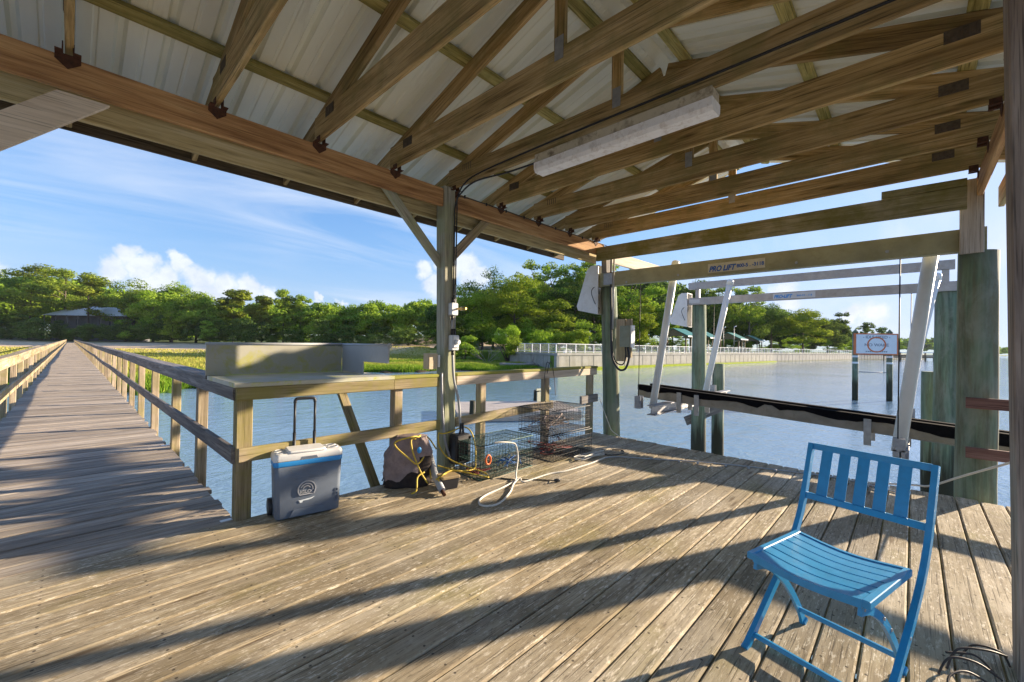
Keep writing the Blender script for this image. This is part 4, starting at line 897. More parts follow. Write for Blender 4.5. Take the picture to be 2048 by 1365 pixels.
# ------------------------------------------------------------------ water
def fastmesh(name, verts, quads, tones, mat, parent=None, origin=(0, 0, 0), gvec=None, k=4):
    verts = np.asarray(verts, dtype=np.float32)-np.asarray(origin, dtype=np.float32); quads = np.asarray(quads, dtype=np.int32)
    me = bpy.data.meshes.new(name); nq = len(quads)
    me.vertices.add(len(verts)); me.vertices.foreach_set('co', verts.ravel())
    me.loops.add(nq*k); me.loops.foreach_set('vertex_index', quads.ravel())
    me.polygons.add(nq); me.polygons.foreach_set('loop_start', np.arange(0, nq*k, k, dtype=np.int32))
    me.update(calc_edges=True)
    ta = me.attributes.new('t', 'FLOAT', 'POINT'); ta.data.foreach_set('value', np.asarray(tones, dtype=np.float32))
    me.materials.append(mat)
    ob = bpy.data.objects.new(name, me); COL.objects.link(ob)
    if parent: ob.parent = parent
    else: ob.location = origin
    ORG[ob.name] = V(origin); return ob
m_water, nt, b = newmat('tidal creek water'); p = pos(nt)
b.inputs['Base Color'].default_value = (.195, .31, .415, 1); b.inputs['Roughness'].default_value = .03; b.inputs['IOR'].default_value = 1.6
w1 = noise(nt, mapv(nt, p, (1.0, 1.5, 1)), .9, 4, .6, .5); w2 = noise(nt, mapv(nt, p, (1.2, 2.4, 1)), 4.2, 4, .6, .6); w3 = noise(nt, p, .12, 3, .5)
hh = math_(nt, 'ADD', math_(nt, 'MULTIPLY', w1, 1.3), math_(nt, 'MULTIPLY', math_(nt, 'MULTIPLY', w2, .6), ramp(nt, w3, [(.35, .45), (.65, 1.2)])))
bump(nt, b, hh, .5, .075)
mb = MB(); mb.add([(-650, -900, -1.6), (1400, -900, -1.6), (1400, 950, -1.6), (-650, 950, -1.6)], [(0, 1, 2, 3)]); kind(mb.build('water', m_water), 'structure')
mb = MB(); mb.add([(-650, -900, -4.2), (1400, -900, -4.2), (1400, 950, -4.2), (-650, 950, -4.2)], [(0, 1, 2, 3)]); kind(mb.build('creek_bed', plain('dark creek mud', (.05, .045, .035), .9)), 'structure')

# ------------------------------------------------------------------ marsh and shore
TXI = lambda px: (px-1024)/842
SHX = [TXI(q) for q in (-2600, -900, 0, 140, 330, 412, 600, 730, 870, 1000, 1060, 1125)]
SHD = [18, 20, 22, 23, 23.8, 25.4, 33, 42, 46, 50, 51, 51.5]
def shore(tx): return np.interp(tx, SHX, SHD)
def ground_z(tx, d):
    s = d-shore(tx); base = np.interp(s, [-4, -.6, .6, 3, 25, 70], [-2.6, -1.75, -1.45, -1.22, -1.1, -.95])
    r0 = np.interp(tx, [TXI(700), TXI(900)], [128, 60]); rise = np.clip((d-r0)/25, 0, 1)
    return base+rise*rise*(3-2*rise)*1.5+np.clip((d-r0-52)/60, 0, 1)*5
txs = np.interp(np.linspace(0, 1, 240), [0, .3, .7, 1], [TXI(-2400), TXI(0), TXI(800), TXI(1120)]); rel = np.concatenate([np.linspace(-4, 6, 26), np.geomspace(6.6, 420, 90)])
fh = np.array([math.cos(AZ), math.sin(AZ)]); rh = np.array([math.sin(AZ), -math.cos(AZ)])
npr = np.random.default_rng(5)
def xy(tx, d): return fh[None, :]*d[:, None]+rh[None, :]*(tx*d)[:, None]
TT, RR = np.meshgrid(txs, rel, indexing='ij'); DD = shore(TT)+RR
wig = .9*np.sin(TT*31)+.6*np.sin(TT*73+1)+.4*np.sin(TT*151)
DDw = DD+wig*np.clip(1-RR/30, 0, 1)
pts = xy(TT.ravel(), DDw.ravel()); zz = ground_z(TT.ravel(), DD.ravel())+npr.normal(0, .02, TT.size)
na, nb_ = TT.shape; idx = np.arange(na*nb_).reshape(na, nb_)
quads = np.stack([idx[:-1, :-1], idx[1:, :-1], idx[1:, 1:], idx[:-1, 1:]], -1).reshape(-1, 4)
m_marsh, nt, b = newmat('marsh ground'); p = pos(nt); t = tattr(nt)
zone = math_(nt, 'ADD', t, math_(nt, 'MULTIPLY', math_(nt, 'SUBTRACT', noise(nt, mapv(nt, p, (.05, .05, .05)), 1, 4, .6), .5), 34))
zf = N(nt, 'ShaderNodeMapRange', {'Value': zone, 'From Min': 0., 'From Max': 130.}).outputs[0]
c = ramp(nt, zf, [(.0, (.06, .05, .03)), (.02, (.10, .20, .02)), (.13, (.15, .22, .025)), (.2, (.42, .36, .09)), (.42, (.48, .41, .13)), (.58, (.70, .52, .33)), (.9, (.74, .55, .36)), (.99, (.10, .13, .04))])
c = mix(nt, 1, c, ramp(nt, noise(nt, mapv(nt, p, (1, 1, 1)), 1.3, 6, .7), [(.3, .62), (.7, 1.2)]), 'MULTIPLY')
setc(nt, b, c); b.inputs['Roughness'].default_value = .95; b.inputs['Specular IOR Level'].default_value = .1
kind(fastmesh('marsh_ground', np.column_stack([pts, zz]), quads, RR.ravel(), m_marsh), 'structure')
# cordgrass blades
def grassmat(name, lo, hi, dry):
    m, nt, b = newmat(name); t = tattr(nt)
    c = ramp(nt, t, [(0., lo), (.45, hi), (1., dry)])
    d = N(nt, 'ShaderNodeBsdfDiffuse', {'Color': c}); tr = N(nt, 'ShaderNodeBsdfTranslucent', {'Color': c}); mx = N(nt, 'ShaderNodeMixShader', {0: .35, 1: d.outputs[0], 2: tr.outputs[0]})
    nt.links.new(mx.outputs[0], nt.nodes['Material Output'].inputs[0]); return m
m_grass = grassmat('cordgrass', (.10, .22, .02), (.22, .34, .035), (.44, .40, .10))
def blades(name, px0, px1, s0, s1, n, h, mat, tone, wid=.03, zfun=ground_z, sfun=shore):
    tx = npr.uniform(TXI(px0), TXI(px1), n); s = s0+(s1-s0)*npr.random(n)**1.7; d = sfun(tx)+s
    P = xy(tx, d+.9*np.sin(tx*31)*np.clip(1-s/30, 0, 1)); z = zfun(tx, d)
    hh = h*npr.uniform(.55, 1.15, n)*(.75+.35*np.sin(P[:, 0]*.7)*np.sin(P[:, 1]*.6)); a = npr.uniform(0, 2*PI, n); le = npr.normal(0, .22, (n, 2))*hh[:, None]
    w = wid*npr.uniform(.7, 1.5, n)*(1+d/45); dx, dy = np.cos(a)*w, np.sin(a)*w
    v = np.empty((n, 3, 3)); v[:, 0] = np.column_stack([P[:, 0]-dx, P[:, 1]-dy, z-.05]); v[:, 1] = np.column_stack([P[:, 0]+dx, P[:, 1]+dy, z-.05]); v[:, 2] = np.column_stack([P[:, 0]+le[:, 0], P[:, 1]+le[:, 1], z+hh])
    tn = np.repeat(np.clip(tone(s)+npr.normal(0, .14, n), 0, 1), 3)
    return kind(fastmesh(name, v.reshape(-1, 3), np.arange(n*3).reshape(n, 3), tn, mat, k=3), 'stuff')
blades('cordgrass', -500, 760, .2, 26, 52000, .46, m_grass, lambda s: np.interp(s, [0, 4, 8, 18], [.3, .42, .8, .98]))
blades('cordgrass', -700, 860, 18, 80, 42000, .32, m_grass, lambda s: np.interp(s, [18, 60], [.78, .98]), .04)
blades('cordgrass', 700, 1075, .2, 16, 30000, .45, m_grass, lambda s: np.interp(s, [0, 3, 6, 10, 14], [.32, .5, .8, .75, .4]), .03)
# algae covered low bank in front of the sea wall
WALL = [(43.7, 42.), (40.9, 31.4), (81., 28.9), (122., 25.4), (190., 14.5), (255., -4.)]
bank = [(40.7, 31.2), (38.9, 29.6), (46., 29.0), (53.2, 29.3), (62., 29.2), (73., 28.6), (90., 26.9), (110., 25.4), (124., 24.9), (122., 25.6), (81., 29.1), (41., 31.6)]
m_algae = plain('bright algae bank', (.27, .33, .02), .9, 0, .3, 2., .3, (.14, .17, .03), .1, bumps=.6)
mb = MB(); top = [(x, y, -1.52 if 0 < i < 9 else -1.30) for i, (x, y) in enumerate(bank)]; bot = [(x, y, -2.2) for x, y in bank]; n = len(bank)
mb.add(top+bot, [tuple(range(n))]+[(i, n+i, n+(i+1) % n, (i+1) % n) for i in range(n)]); kind(mb.build('grassy_bank', m_algae), 'structure')
# rolling lawn behind the wall
lawn = [(40.9, 31.45), (81., 29.0), (122., 25.5), (190., 14.6), (255., -3.9), (420., 40.), (330., 230.), (120., 160.), (54., 76.), (46., 52.), (43.8, 42.)]
m_lawn = plain('mown lawn', (.11, .17, .03), .95, 0, .25, .5, .4, (.16, .18, .05), .1)
mb = MB(); mb.add([(x, y, .46) for x, y in lawn]+[(x, y, -1.9) for x, y in lawn], [tuple(range(len(lawn)))]+[(i, (i+1) % len(lawn), len(lawn)+(i+1) % len(lawn), len(lawn)+i) for i in range(len(lawn))]); kind(mb.build('lawn', m_lawn), 'structure')

# ------------------------------------------------------------------ sea wall promenade
def concrete():
    m, nt, b = newmat('weathered concrete'); p = pos(nt); sep = N(nt, 'ShaderNodeSeparateXYZ', {0: p})
    c = mix(nt, 1, (.33, .315, .28), ramp(nt, noise(nt, p, .9, 6, .65), [(.3, .75), (.7, 1.15)]), 'MULTIPLY')
    st = noise(nt, mapv(nt, p, (1.2, 1.2, .12)), 1, 5, .65); c = mix(nt, ramp(nt, st, [(.5, 0.), (.7, .55)]), c, (.2, .19, .15))
    mr = N(nt, 'ShaderNodeMapRange', {'Value': math_(nt, 'ADD', sep.outputs[2], math_(nt, 'MULTIPLY', st, .4)), 'From Min': -1.35, 'From Max': -.95, 'To Min': .8, 'To Max': 0.}); c = mix(nt, mr.outputs[0], c, (.12, .13, .05))
    setc(nt, b, c); b.inputs['Roughness'].default_value = .9; return m
m_conc = concrete()
sw = root('sea_wall', 'long pale concrete sea wall with white railing across the creek', 'sea wall', (81, 28.9, -1.6))
b = MB(); bc = MB(); bj = MB(); ntop = MB(); nbot = MB(); posts = []
for (p, q) in zip(WALL[:-1], WALL[1:]):
    P, Q = V((p[0], p[1], 0)), V((q[0], q[1], 0)); d = (Q-P).normalized(); L = (Q-P).length; nn = V((d.y, -d.x, 0)) if True else None
    b.beam(P+V((0, 0, -.92))-nn*.2, Q+V((0, 0, -.92))-nn*.2, .4, 2.5, c=.02); bc.beam(P+V((0, 0, .40))-nn*.17, Q+V((0, 0, .40))-nn*.17, .56, .32, c=.03)
    k = int(L/2.4)
    for i in range(1, k): pp = P+d*(L*i/k); bj.box(pp.x-.03, pp.x+.03, pp.y-.02+nn.y*.005, pp.y+.02+nn.y*.005, -1.6, .235, 'z', .002)
    ntop.beam(P+V((0, 0, 1.70))-nn*.12, Q+V((0, 0, 1.70))-nn*.12, .10, .07); nbot.beam(P+V((0, 0, .70))-nn*.12, Q+V((0, 0, .70))-nn*.12, .06, .06)
    k = max(1, round(L/1.95))
    for i in range(k): posts.append(P+d*(L*i/k)-nn*.12)
b.build('wall', m_conc, sw); bc.build('cap', m_conc, sw); bj.build('panel_joint', plain('dark joint', (.16, .155, .14), .9), sw); rp = ntop.build('top_rail', m_white, sw); nbot.build('bottom_rail', m_white, sw)
for pp in posts[:98]:
    b = MB(); b.beam((pp.x, pp.y, .56), (pp.x, pp.y, 1.67), .085, .085, (0, 1, 0)); b.build('rail_post', m_white, sw)
m_mesh = plain('white picket', (.62, .64, .66), .5)
b = MB()
for (p, q) in zip(WALL[:-1], WALL[1:]):
    P, Q = V((p[0], p[1], 0)), V((q[0], q[1], 0)); d = (Q-P).normalized(); L = (Q-P).length; nn = V((d.y, -d.x, 0)); k = int(L/.16) if L < 60 else int(L/.3)
    for i in range(k): pp = P+d*(L*i/k)-nn*.12; b.beam((pp.x, pp.y, .73), (pp.x, pp.y, 1.66), .014, .014, (0, 1, 0), .002)
kind(b.build('picket', m_mesh, sw), 'stuff')

def put(px, d): return bearing(TXI(px), d)
# benches
x, y = put(1137, 59); bn = root('park_bench', 'white park bench behind the white railing near the sea wall corner', 'bench', (x, y, .46), 'white benches along the promenade')
for z in (.46, .62, .72, .82): 
    b = MB(); b.box(x-.85, x+.85, y+(.0 if z < .5 else .25), y+(.42 if z < .5 else .29), .46+z-(.05 if z < .5 else .0), .46+z, 'x'); b.build('seat' if z < .5 else 'back_slat', m_white, bn)
for dx in (-.7, .7):
    b = MB(); b.box(x+dx-.05, x+dx+.05, y, y+.32, .46, .86, 'z'); b.build('leg', m_white, bn)
for px, d, lab in ((1335, 76, 'white bench behind the railing, left of the nearest teal roofed shelter'), (1563, 118, 'distant white bench behind the railing right of the teal roofed shelters')):
    x2, y2 = put(px, d); copy_thing(bn, (x2, y2, .46), lab)
# shelters
m_teal = plain('teal metal roof', (.015, .16, .145), .45, 0, .08, 2)
m_dwood = wood('dark shelter timber', (.1, .07, .04), (.2, .15, .09), (.3, .23, .15))
x, y = put(1358, 90); gz = root('picnic_shelter', 'nearest picnic shelter with teal roof, left of the outer lift piling', 'picnic shelter', (x, y, .46), 'teal roofed picnic shelters')
vd = V((x, y, 0)).normalized(); gd = (Matrix.Rotation(R(-20), 3, 'Z') @ vd); gs_ = V((gd.y, -gd.x, 0)); G0 = V((x, y, .46))
def gp(a, s, z): return G0+gd*a+gs_*s+V((0, 0, z))
b = MB()
for s in (1, -1):
    e0, e1, r0, r1 = gp(-3.6, 3.1*s, 3.45), gp(3.6, 3.1*s, 3.45), gp(-3.6, 0, 5.05), gp(3.6, 0, 5.05); b.add([e0, e1, r1, r0, e0+V((0, 0, .12)), e1+V((0, 0, .12)), r1+V((0, 0, .12)), r0+V((0, 0, .12))], [(0, 1, 2, 3), (7, 6, 5, 4), (0, 4, 5, 1), (0, 3, 7, 4), (1, 5, 6, 2)])
b.build('roof', m_teal, gz)
b = MB()
for s in (1, -1): b.beam(gp(-3.62, 3.13*s, 3.42), gp(3.62, 3.13*s, 3.42), .08, .26)
b.build('fascia', m_white, gz)
b = MB(); b.prism([gp(-3.4, -2.9, 3.45), gp(-3.4, 2.9, 3.45), gp(-3.4, 0, 4.95)], gd*.1); b.build('gable_panel', m_dwood, gz)
for a in (-3, 0, 3):
    for s in (-2.5, 2.5):
        b = MB(); b.beam(gp(a, s, 0), gp(a, s, 3.5), .22, .22, (0, 1, 0)); b.build('post', m_dwood, gz)
for px, d, lab in ((1402, 99, 'teal roofed picnic shelter partly hidden behind the outer lift piling'), (1462, 108, 'teal roofed picnic shelter right of the far guide pole, beside the lamp post'), (1500, 126, 'smallest and farthest teal roofed picnic shelter in the shade of the trees')):
    x2, y2 = put(px, d); copy_thing(gz, (x2, y2, .46), lab)
x, y = put(1468, 97); lp = root('lamp_post', 'tall thin lamp post beside the teal roofed shelters, right of the far guide pole', 'lamp post', (x, y, .46), 'promenade lamp posts')
b = MB(); b.tube([(x, y, .46), (x, y, 6.6)], [.07, .045], 8); b.build('pole', m_galv, lp); b = MB(); b.tube([(x, y, 6.5), (x+.35, y-.35, 6.75)], [.05, .10], 8); b.build('lamp_head', m_white, lp)
x2, y2 = put(1447, 101); copy_thing(lp, (x2, y2, .46), 'tall thin lamp post left of the other, just behind the far guide pole')
# distant fishing pier
fp = root('fishing_pier', 'dark fishing pier on piles with white rail at the end of the promenade', 'pier', (*put(1850, 146), -1.6))
A, B = V((*put(1775, 147), 0)), V((*put(1975, 150), 0)); d = (B-A); L = d.length; d.normalize(); nn = V((d.y, -d.x, 0))
b = MB(); b.beam(A+V((0, 0, .20)), B+V((0, 0, .20)), 3.2, .5); b.build('pier_deck', m_dwood, fp)
b = MB(); b.beam(A+nn*1.5+V((0, 0, 1.35)), B+nn*1.5+V((0, 0, 1.35)), .12, .22); b.build('rail', m_white, fp)
b = MB(); b.beam(A+nn*1.52+V((0, 0, -.35)), B+nn*1.52+V((0, 0, -.35)), .15, .45); b.build('cross_beam', m_dwood, fp)
k = int(L/3)
for i in range(k+1):
    q = A+d*(L*i/k); b = MB()
    for s in (-1.3, 1.3): b.tube([q+nn*s+V((0, 0, -3)), q+nn*s+V((0, 0, 1.3))], .17, 8)
    b.build('pile_pair', m_dwood, fp)
# floating dock beyond the railing
fd = root('floating_dock', 'bleached floating dock plank on the water beyond the railing', 'floating dock', (12.5, 12.2, -1.6))
A, B = V((11.1, 13.85, -1.30)), V((15.2, 11.05, -1.30)); b = MB(); b.beam(A, B, 3.1, .14, c=.02); b.build('dock_top', m_floatdock, fd)
dn = (B-A).normalized(); nn = V((-dn.y, dn.x, 0)); nn = -nn if nn.x > 0 else nn
b = MB(); b.beam(A+nn*1.575+V((0, 0, -.12)), B+nn*1.575+V((0, 0, -.12)), .05, .34); b.beam(B+dn*.03-nn*1.5+V((0, 0, -.10)), B+dn*.03+nn*1.6+V((0, 0, -.10)), .05, .36); b.build('fascia', m_fresh, fd)
for (q, h, lab, r) in ((B-dn*.9-nn*1.8, -.75, 'short green dock piling at the right end of the floating dock', .16), (A+dn*.55+nn*1.75, -.75, 'thin green piling at the left of the floating dock, beside the shelter post', .11)):
    piling('piling', (q.x, q.y, -1.6), (q.x+.02, q.y, h), r, r*.95, lab, 'pilings of the floating dock')
q = B-dn*.75-nn*1.6; b = MB(); b.box(q.x-.55, q.x+.5, q.y-.2, q.y-.14, -.72, -.62, 'x'); b.box(q.x+.3, q.x+.38, q.y-.2, q.y-.14, -1.25, -.72, 'z'); b.box(q.x-.5, q.x+.3, q.y-.2, q.y-.15, -1.22, -.78, 'x'); tag(b.build('ladder_frame', m_boxgreen, origin=(q.x, q.y, -1.3)), 'small dark frame standing at the right end of the floating dock', 'frame')
# gate at the land end of the boardwalk
gt = root('boardwalk_gate', 'small dark reddish gate closing the far land end of the boardwalk', 'gate', (.08, 227.5, 0))
for xx in (-.95, 1.1):
    b = MB(); b.box(xx-.15, xx+.15, 227.3, 227.6, -.5, 3.2, 'z'); b.build('gate_post', m_redrail, gt)
b = MB()
for i in range(9): b.box(-.78+.2*i, -.61+.2*i, 227.4, 227.46, .05, 2.9, 'z', .01)
b.box(-.8, .95, 227.37, 227.40, .5, .75, 'x', .01); b.box(-.8, .95, 227.37, 227.40, 2.3, 2.55, 'x', .01); b.build('gate_leaf', plain('dark reddish gate boards', (.07, .035, .03), .8), gt)
b = MB(); b.box(-1.4, 1.6, 227.0, 227.9, 3.2, 3.45, 'x', .05); b.build('lintel', m_redrail, gt)
# house
hs = root('house', 'large grey roofed house with dark porch half hidden behind the tall pines', 'house', (4.5, 238, .4))
HA, HB = V((-6.2, 247.5, 0)), V((14.6, 225.5, 0)); hd_ = (HB-HA).normalized(); hn = V((-hd_.y, hd_.x, 0)); hn = hn if hn.y > 0 else -hn; HL = (HB-HA).length
def hp(a, o, z): return HA+hd_*a+hn*o+V((0, 0, z))
m_hroof = plain('grey metal house roof', (.78, .78, .82), .5, .1, .08, .8); m_hwall = plain('dark porch wall', (.13, .13, .135), .8, 0, .2, .6); m_hglass = plain('dark window glass', (.03, .04, .055), .1, 0, .1, 1)
b = MB(); b.add([hp(-1, -1.5, 10.4), hp(HL+1, -1.5, 10.4), hp(HL+1, 13, 10.4), hp(-1, 13, 10.4), hp(7, 5.7, 14.6), hp(HL-9, 5.7, 14.4)], [(0, 1, 5, 4), (1, 2, 5), (2, 3, 4, 5), (3, 0, 4), (3, 2, 1, 0)]); ro = b.build('roof', m_hroof, hs)
b = MB(); b.beam(hp(7.5, 4.6, 13.9), hp(7.5, 4.6, 15.6), 1.4, 1.0, (0, 1, 0)); b.build('chimney', m_beige, ro)
b = MB(); b.add([hp(a, o, z) for z in (.3, 10.38) for a, o in ((0, 1.2), (HL, 1.2), (HL, 12), (0, 12))], [(0, 1, 5, 4), (1, 2, 6, 5), (2, 3, 7, 6), (3, 0, 4, 7)]); b.build('wall', m_hwall, hs)
b = MB(); b.beam(hp(-.5, .2, 5.3), hp(HL+.5, .2, 5.3), 2.4, .35); b.build('porch_floor', m_dwood, hs)
b = MB(); b.beam(hp(-.5, -.95, 6.4), hp(HL+.5, -.95, 6.4), .12, .15); b.build('porch_rail', m_railgrey, hs)
for i in range(8):
    b = MB(); a = -.3+(HL+.6)*i/7; b.beam(hp(a, -.9, .3), hp(a, -.9, 10.4), .35, .35, (0, 1, 0)); b.build('porch_post', m_railgrey, hs)
for i in range(7):
    a = 2+(HL-4)*i/6; b = MB(); b.beam(hp(a, 1.17, 6.6), hp(a, 1.17, 9.2), 1.6, .06, tuple(hn)); wf = b.build('window', m_railgrey, hs); b = MB(); b.beam(hp(a, 1.13, 6.7), hp(a, 1.13, 9.1), 1.4, .02, tuple(hn)); b.build('pane', m_hglass, wf)

m_haze = bpy.data.materials.new('haze'); m_haze.use_nodes = True; nt = m_haze.node_tree; nt.nodes.clear()
out = N(nt, 'ShaderNodeOutputMaterial'); pvn = N(nt, 'ShaderNodeVolumePrincipled', {'Color': (.86, .90, 1., 1), 'Density': HAZE}); nt.links.new(pvn.outputs[0], out.inputs[1])
mb = MB(); mb.add([(-700, -950, -5.2), (1450, -950, -5.2), (1450, 1000, -5.2), (-700, 1000, -5.2), (-700, -950, 42), (1450, -950, 42), (1450, 1000, 42), (-700, 1000, 42)], [(3, 2, 1, 0), (4, 5, 6, 7), (0, 1, 5, 4), (1, 2, 6, 5), (2, 3, 7, 6), (3, 0, 4, 7)]); kind(mb.build('haze', m_haze), 'stuff')
# ------------------------------------------------------------------ trees
def leafmat(name, lo, mid, hi, tl=.45):
    m, nt, b = newmat(name); t = tattr(nt); p = pos(nt)
    big = noise(nt, p, .22, 3, .5)
    f = math_(nt, 'ADD', math_(nt, 'MULTIPLY', t, .6), math_(nt, 'MULTIPLY', big, .5))
    c = ramp(nt, f, [(.25, lo), (.52, mid), (.82, hi)])
    oi = N(nt, 'ShaderNodeObjectInfo').outputs['Random']
    c = N(nt, 'ShaderNodeHueSaturation', {'Color': c, 'Hue': math_(nt, 'ADD', .488, math_(nt, 'MULTIPLY', oi, .024)), 'Value': math_(nt, 'ADD', .82, math_(nt, 'MULTIPLY', oi, .36))}).outputs[0]
    d = N(nt, 'ShaderNodeBsdfDiffuse', {'Color': c}); tr = N(nt, 'ShaderNodeBsdfTranslucent', {'Color': c}); mx = N(nt, 'ShaderNodeMixShader', {0: tl, 1: d.outputs[0], 2: tr.outputs[0]})
    nt.links.new(mx.outputs[0], nt.nodes['Material Output'].inputs[0]); return m
m_pine = leafmat('pine needles', (.12, .18, .025), (.26, .35, .042), (.40, .47, .065))
m_oak = leafmat('oak leaves', (.10, .17, .024), (.24, .35, .038), (.38, .47, .06))
m_bright = leafmat('bright yellow green leaves', (.14, .23, .022), (.28, .39, .036), (.42, .49, .065), .45)
m_dark = leafmat('dark evergreen leaves', (.06, .105, .03), (.13, .20, .042), (.22, .30, .06))
m_bark = wood('tree bark', (.06, .045, .035), (.13, .10, .08), (.22, .17, .14))
m_dead = wood('bare grey branches', (.16, .14, .12), (.3, .27, .24), (.42, .39, .35))
def leaves(blobs, n, size, seed, droop=0):
    g = np.random.default_rng(seed); vol = np.array([b[1][0]*b[1][1]+b[1][0]*b[1][2] for b in blobs]); cnt = np.maximum(20, (n*vol/vol.sum()).astype(int)); out = []; tones = []
    for (c, r), k in zip(blobs, cnt):
        d = g.normal(size=(k, 3)); d /= np.linalg.norm(d, axis=1)[:, None]; d[:, 2] = np.where(d[:, 2] < -.35, d[:, 2]*.5, d[:, 2])
        rad = np.clip(1-np.abs(g.normal(0, .22, k)), .25, 1.12)*(1+.16*np.sin(d[:, 0]*5+seed)*np.sin(d[:, 1]*6)+.10*np.sin(d[:, 2]*9))
        c0 = np.array(c)+d*np.array(r)*rad[:, None]
        nrm = d*1.0+g.normal(size=(k, 3))*.5+np.array([0, 0, .2]); nrm /= np.linalg.norm(nrm, axis=1)[:, None]
        a = np.cross(nrm, g.normal(size=(k, 3))); a /= np.linalg.norm(a, axis=1)[:, None]; bb = np.cross(nrm, a); s = size*g.uniform(.55, 1.35, k)[:, None]
        q = np.stack([c0-a*s*.5, c0-bb*s*.33, c0+a*s*.5, c0+bb*s*.33], 1); out.append(q.reshape(-1, 3)); tones.append(np.repeat(np.clip(g.normal(.45, .2, k)+g.normal(0, .12), 0, 1), 4))
    return np.concatenate(out), np.concatenate(tones)
def mkblobs(kind_, H, seed):
    q = random.Random(seed); B = []
    if kind_ == 'pine':
        for i in range(22):
            f = q.uniform(.45, .93); rr = H*.19*math.sqrt(max(.05, 1-((f-.72)/.30)**2))*q.uniform(.3, 1.); a = q.uniform(0, 2*PI)
            B.append(((rr*math.cos(a), rr*math.sin(a), H*f), (H*q.uniform(.05, .09), H*q.uniform(.05, .09), H*q.uniform(.045, .075))))
        B.append(((0, 0, H*.93), (H*.09, H*.09, H*.06))); B.append(((0, 0, H*.75), (H*.1, H*.1, H*.1)))
        for i in range(4): a = q.uniform(0, 2*PI); B.append(((H*.1*math.cos(a), H*.1*math.sin(a), H*q.uniform(.38, .55)), (H*.06, H*.06, H*.035)))
    elif kind_ == 'airy':
        for i in range(26):
            f = q.uniform(.35, .95); rr = H*.36*math.sqrt(max(.06, 1-((f-.58)/.48)**2))*q.uniform(.3, 1.); a = q.uniform(0, 2*PI)
            B.append(((rr*math.cos(a), rr*math.sin(a), H*f), (H*q.uniform(.05, .095), H*q.uniform(.05, .095), H*q.uniform(.035, .06))))
        B.append(((0, 0, H*.55), (H*.2, H*.2, H*.16)))
    elif kind_ == 'oak':
        for i in range(17):
            f = q.uniform(.28, .9); rr = H*.40*math.sqrt(max(.05, 1-((f-.5)/.5)**2))*q.uniform(.35, 1.); a = q.uniform(0, 2*PI)
            B.append(((rr*math.cos(a), rr*math.sin(a), H*f), (H*q.uniform(.11, .19), H*q.uniform(.11, .19), H*q.uniform(.07, .125))))
        B.append(((0, 0, H*.6), (H*.26, H*.26, H*.24))); B.append(((H*.05, 0, H*.9), (H*.16, H*.16, H*.10)))
    elif kind_ == 'full':
        for i in range(16):
            f = q.uniform(.08, .92); rr = H*.26*math.sqrt(max(.1, 1-((f-.42)/.62)**2))*q.uniform(.4, 1.); a = q.uniform(0, 2*PI)
            B.append(((rr*math.cos(a), rr*math.sin(a), H*f), (H*q.uniform(.09, .15), H*q.uniform(.09, .15), H*q.uniform(.06, .11))))
        B.append(((0, 0, H*.45), (H*.2, H*.2, H*.36)))
    elif kind_ == 'shrub':
        for i in range(11):
            a = q.uniform(0, 2*PI); rr = H*.42*q.uniform(.2, 1.); f = q.uniform(.15, .85)*(1.1-.5*rr/H)
            B.append(((rr*math.cos(a), rr*math.sin(a), H*f), (H*q.uniform(.16, .26), H*q.uniform(.16, .26), H*q.uniform(.12, .2))))
    return B
PROTO = {}
def proto(kind_, H, seed, n, size):
    k = (kind_, seed, n)
    if k not in PROTO: PROTO[k] = (mkblobs(kind_, H, seed),)+leaves(mkblobs(kind_, H, seed), n, size, seed)
    return PROTO[k]
def gz_(px, d):
    if px > 1113: return .46
    return float(ground_z(np.array([TXI(px)]), np.array([float(d)]))[0])
def horizon(px): return 677.4+(px-140)*.0166
TREES = 0
def tree(px, ytop, d, kind_, mat, label, n=5200, size=.55, name='tree', group=None, wide=1., cat='tree'):
    """individual tree: px/ytop are read off as a bearing and a height above the horizon at distance d"""
    global TREES; TREES += 1
    x, y = put(px, d); zg = gz_(px, d); H = (horizon(px)-ytop)/842*d+CAMZ-zg
    B, vv, tt = proto(kind_, H, 100+TREES, n, size)
    a = rnd.uniform(0, 2*PI)
    r = root(name, label, cat, (x, y, zg), group)
    w = vv*np.array([wide, wide, 1.])+np.array([x, y, zg])
    fastmesh('crown', w, np.arange(len(w)).reshape(-1, 4), tt, mat, r, (x, y, zg))
    b = MB(); t0 = H*(.012 if kind_ == 'pine' else .018)
    if kind_ in ('pine', 'oak', 'full', 'airy'):
        top = H*(.93 if kind_ == 'pine' else .6); lean = rnd.uniform(-.02, .02)*H
        P = [V((x+lean*f*f, y+lean*.5*f, zg-.3+top*f)) for f in (0, .05, .3, .6, .85, 1)]
        b.tube(P, [t0*1.5, t0*1.15, t0, t0*.75, t0*.5, t0*.25], 8)
        for (c, rr) in B[:9]:
            f = max(.25, min(.92, (c[2]-H*.10)/top)); s = V((x+lean*f*f, y+lean*.5*f, zg-.3+top*f)); e = V((x+c[0]*wide, y+c[1]*wide, zg+c[2]))
            b.tube([s, s.lerp(e, .5)+V((0, 0, H*.012)), e], [t0*.38, t0*.25, t0*.08], 5)
    else:
        for (c, rr) in B[:6]: b.tube([(x, y, zg-.1), (x+c[0]*.5, y+c[1]*.5, zg+c[2]*.6), (x+c[0], y+c[1], zg+c[2])], [t0*1.2, t0*.7, t0*.2], 5)
    b.build('trunk', m_bark, r)
    return r
L_ = 'pines and trees on the left shore skyline'; C_ = 'trees behind the marsh spit'; R_ = 'trees behind the promenade'
tree(22, 536, 172, 'pine', m_pine, 'flat topped pine at the left edge of the photo, above the boardwalk', 6120, 0.57, 'pine_tree', L_, 1.3)
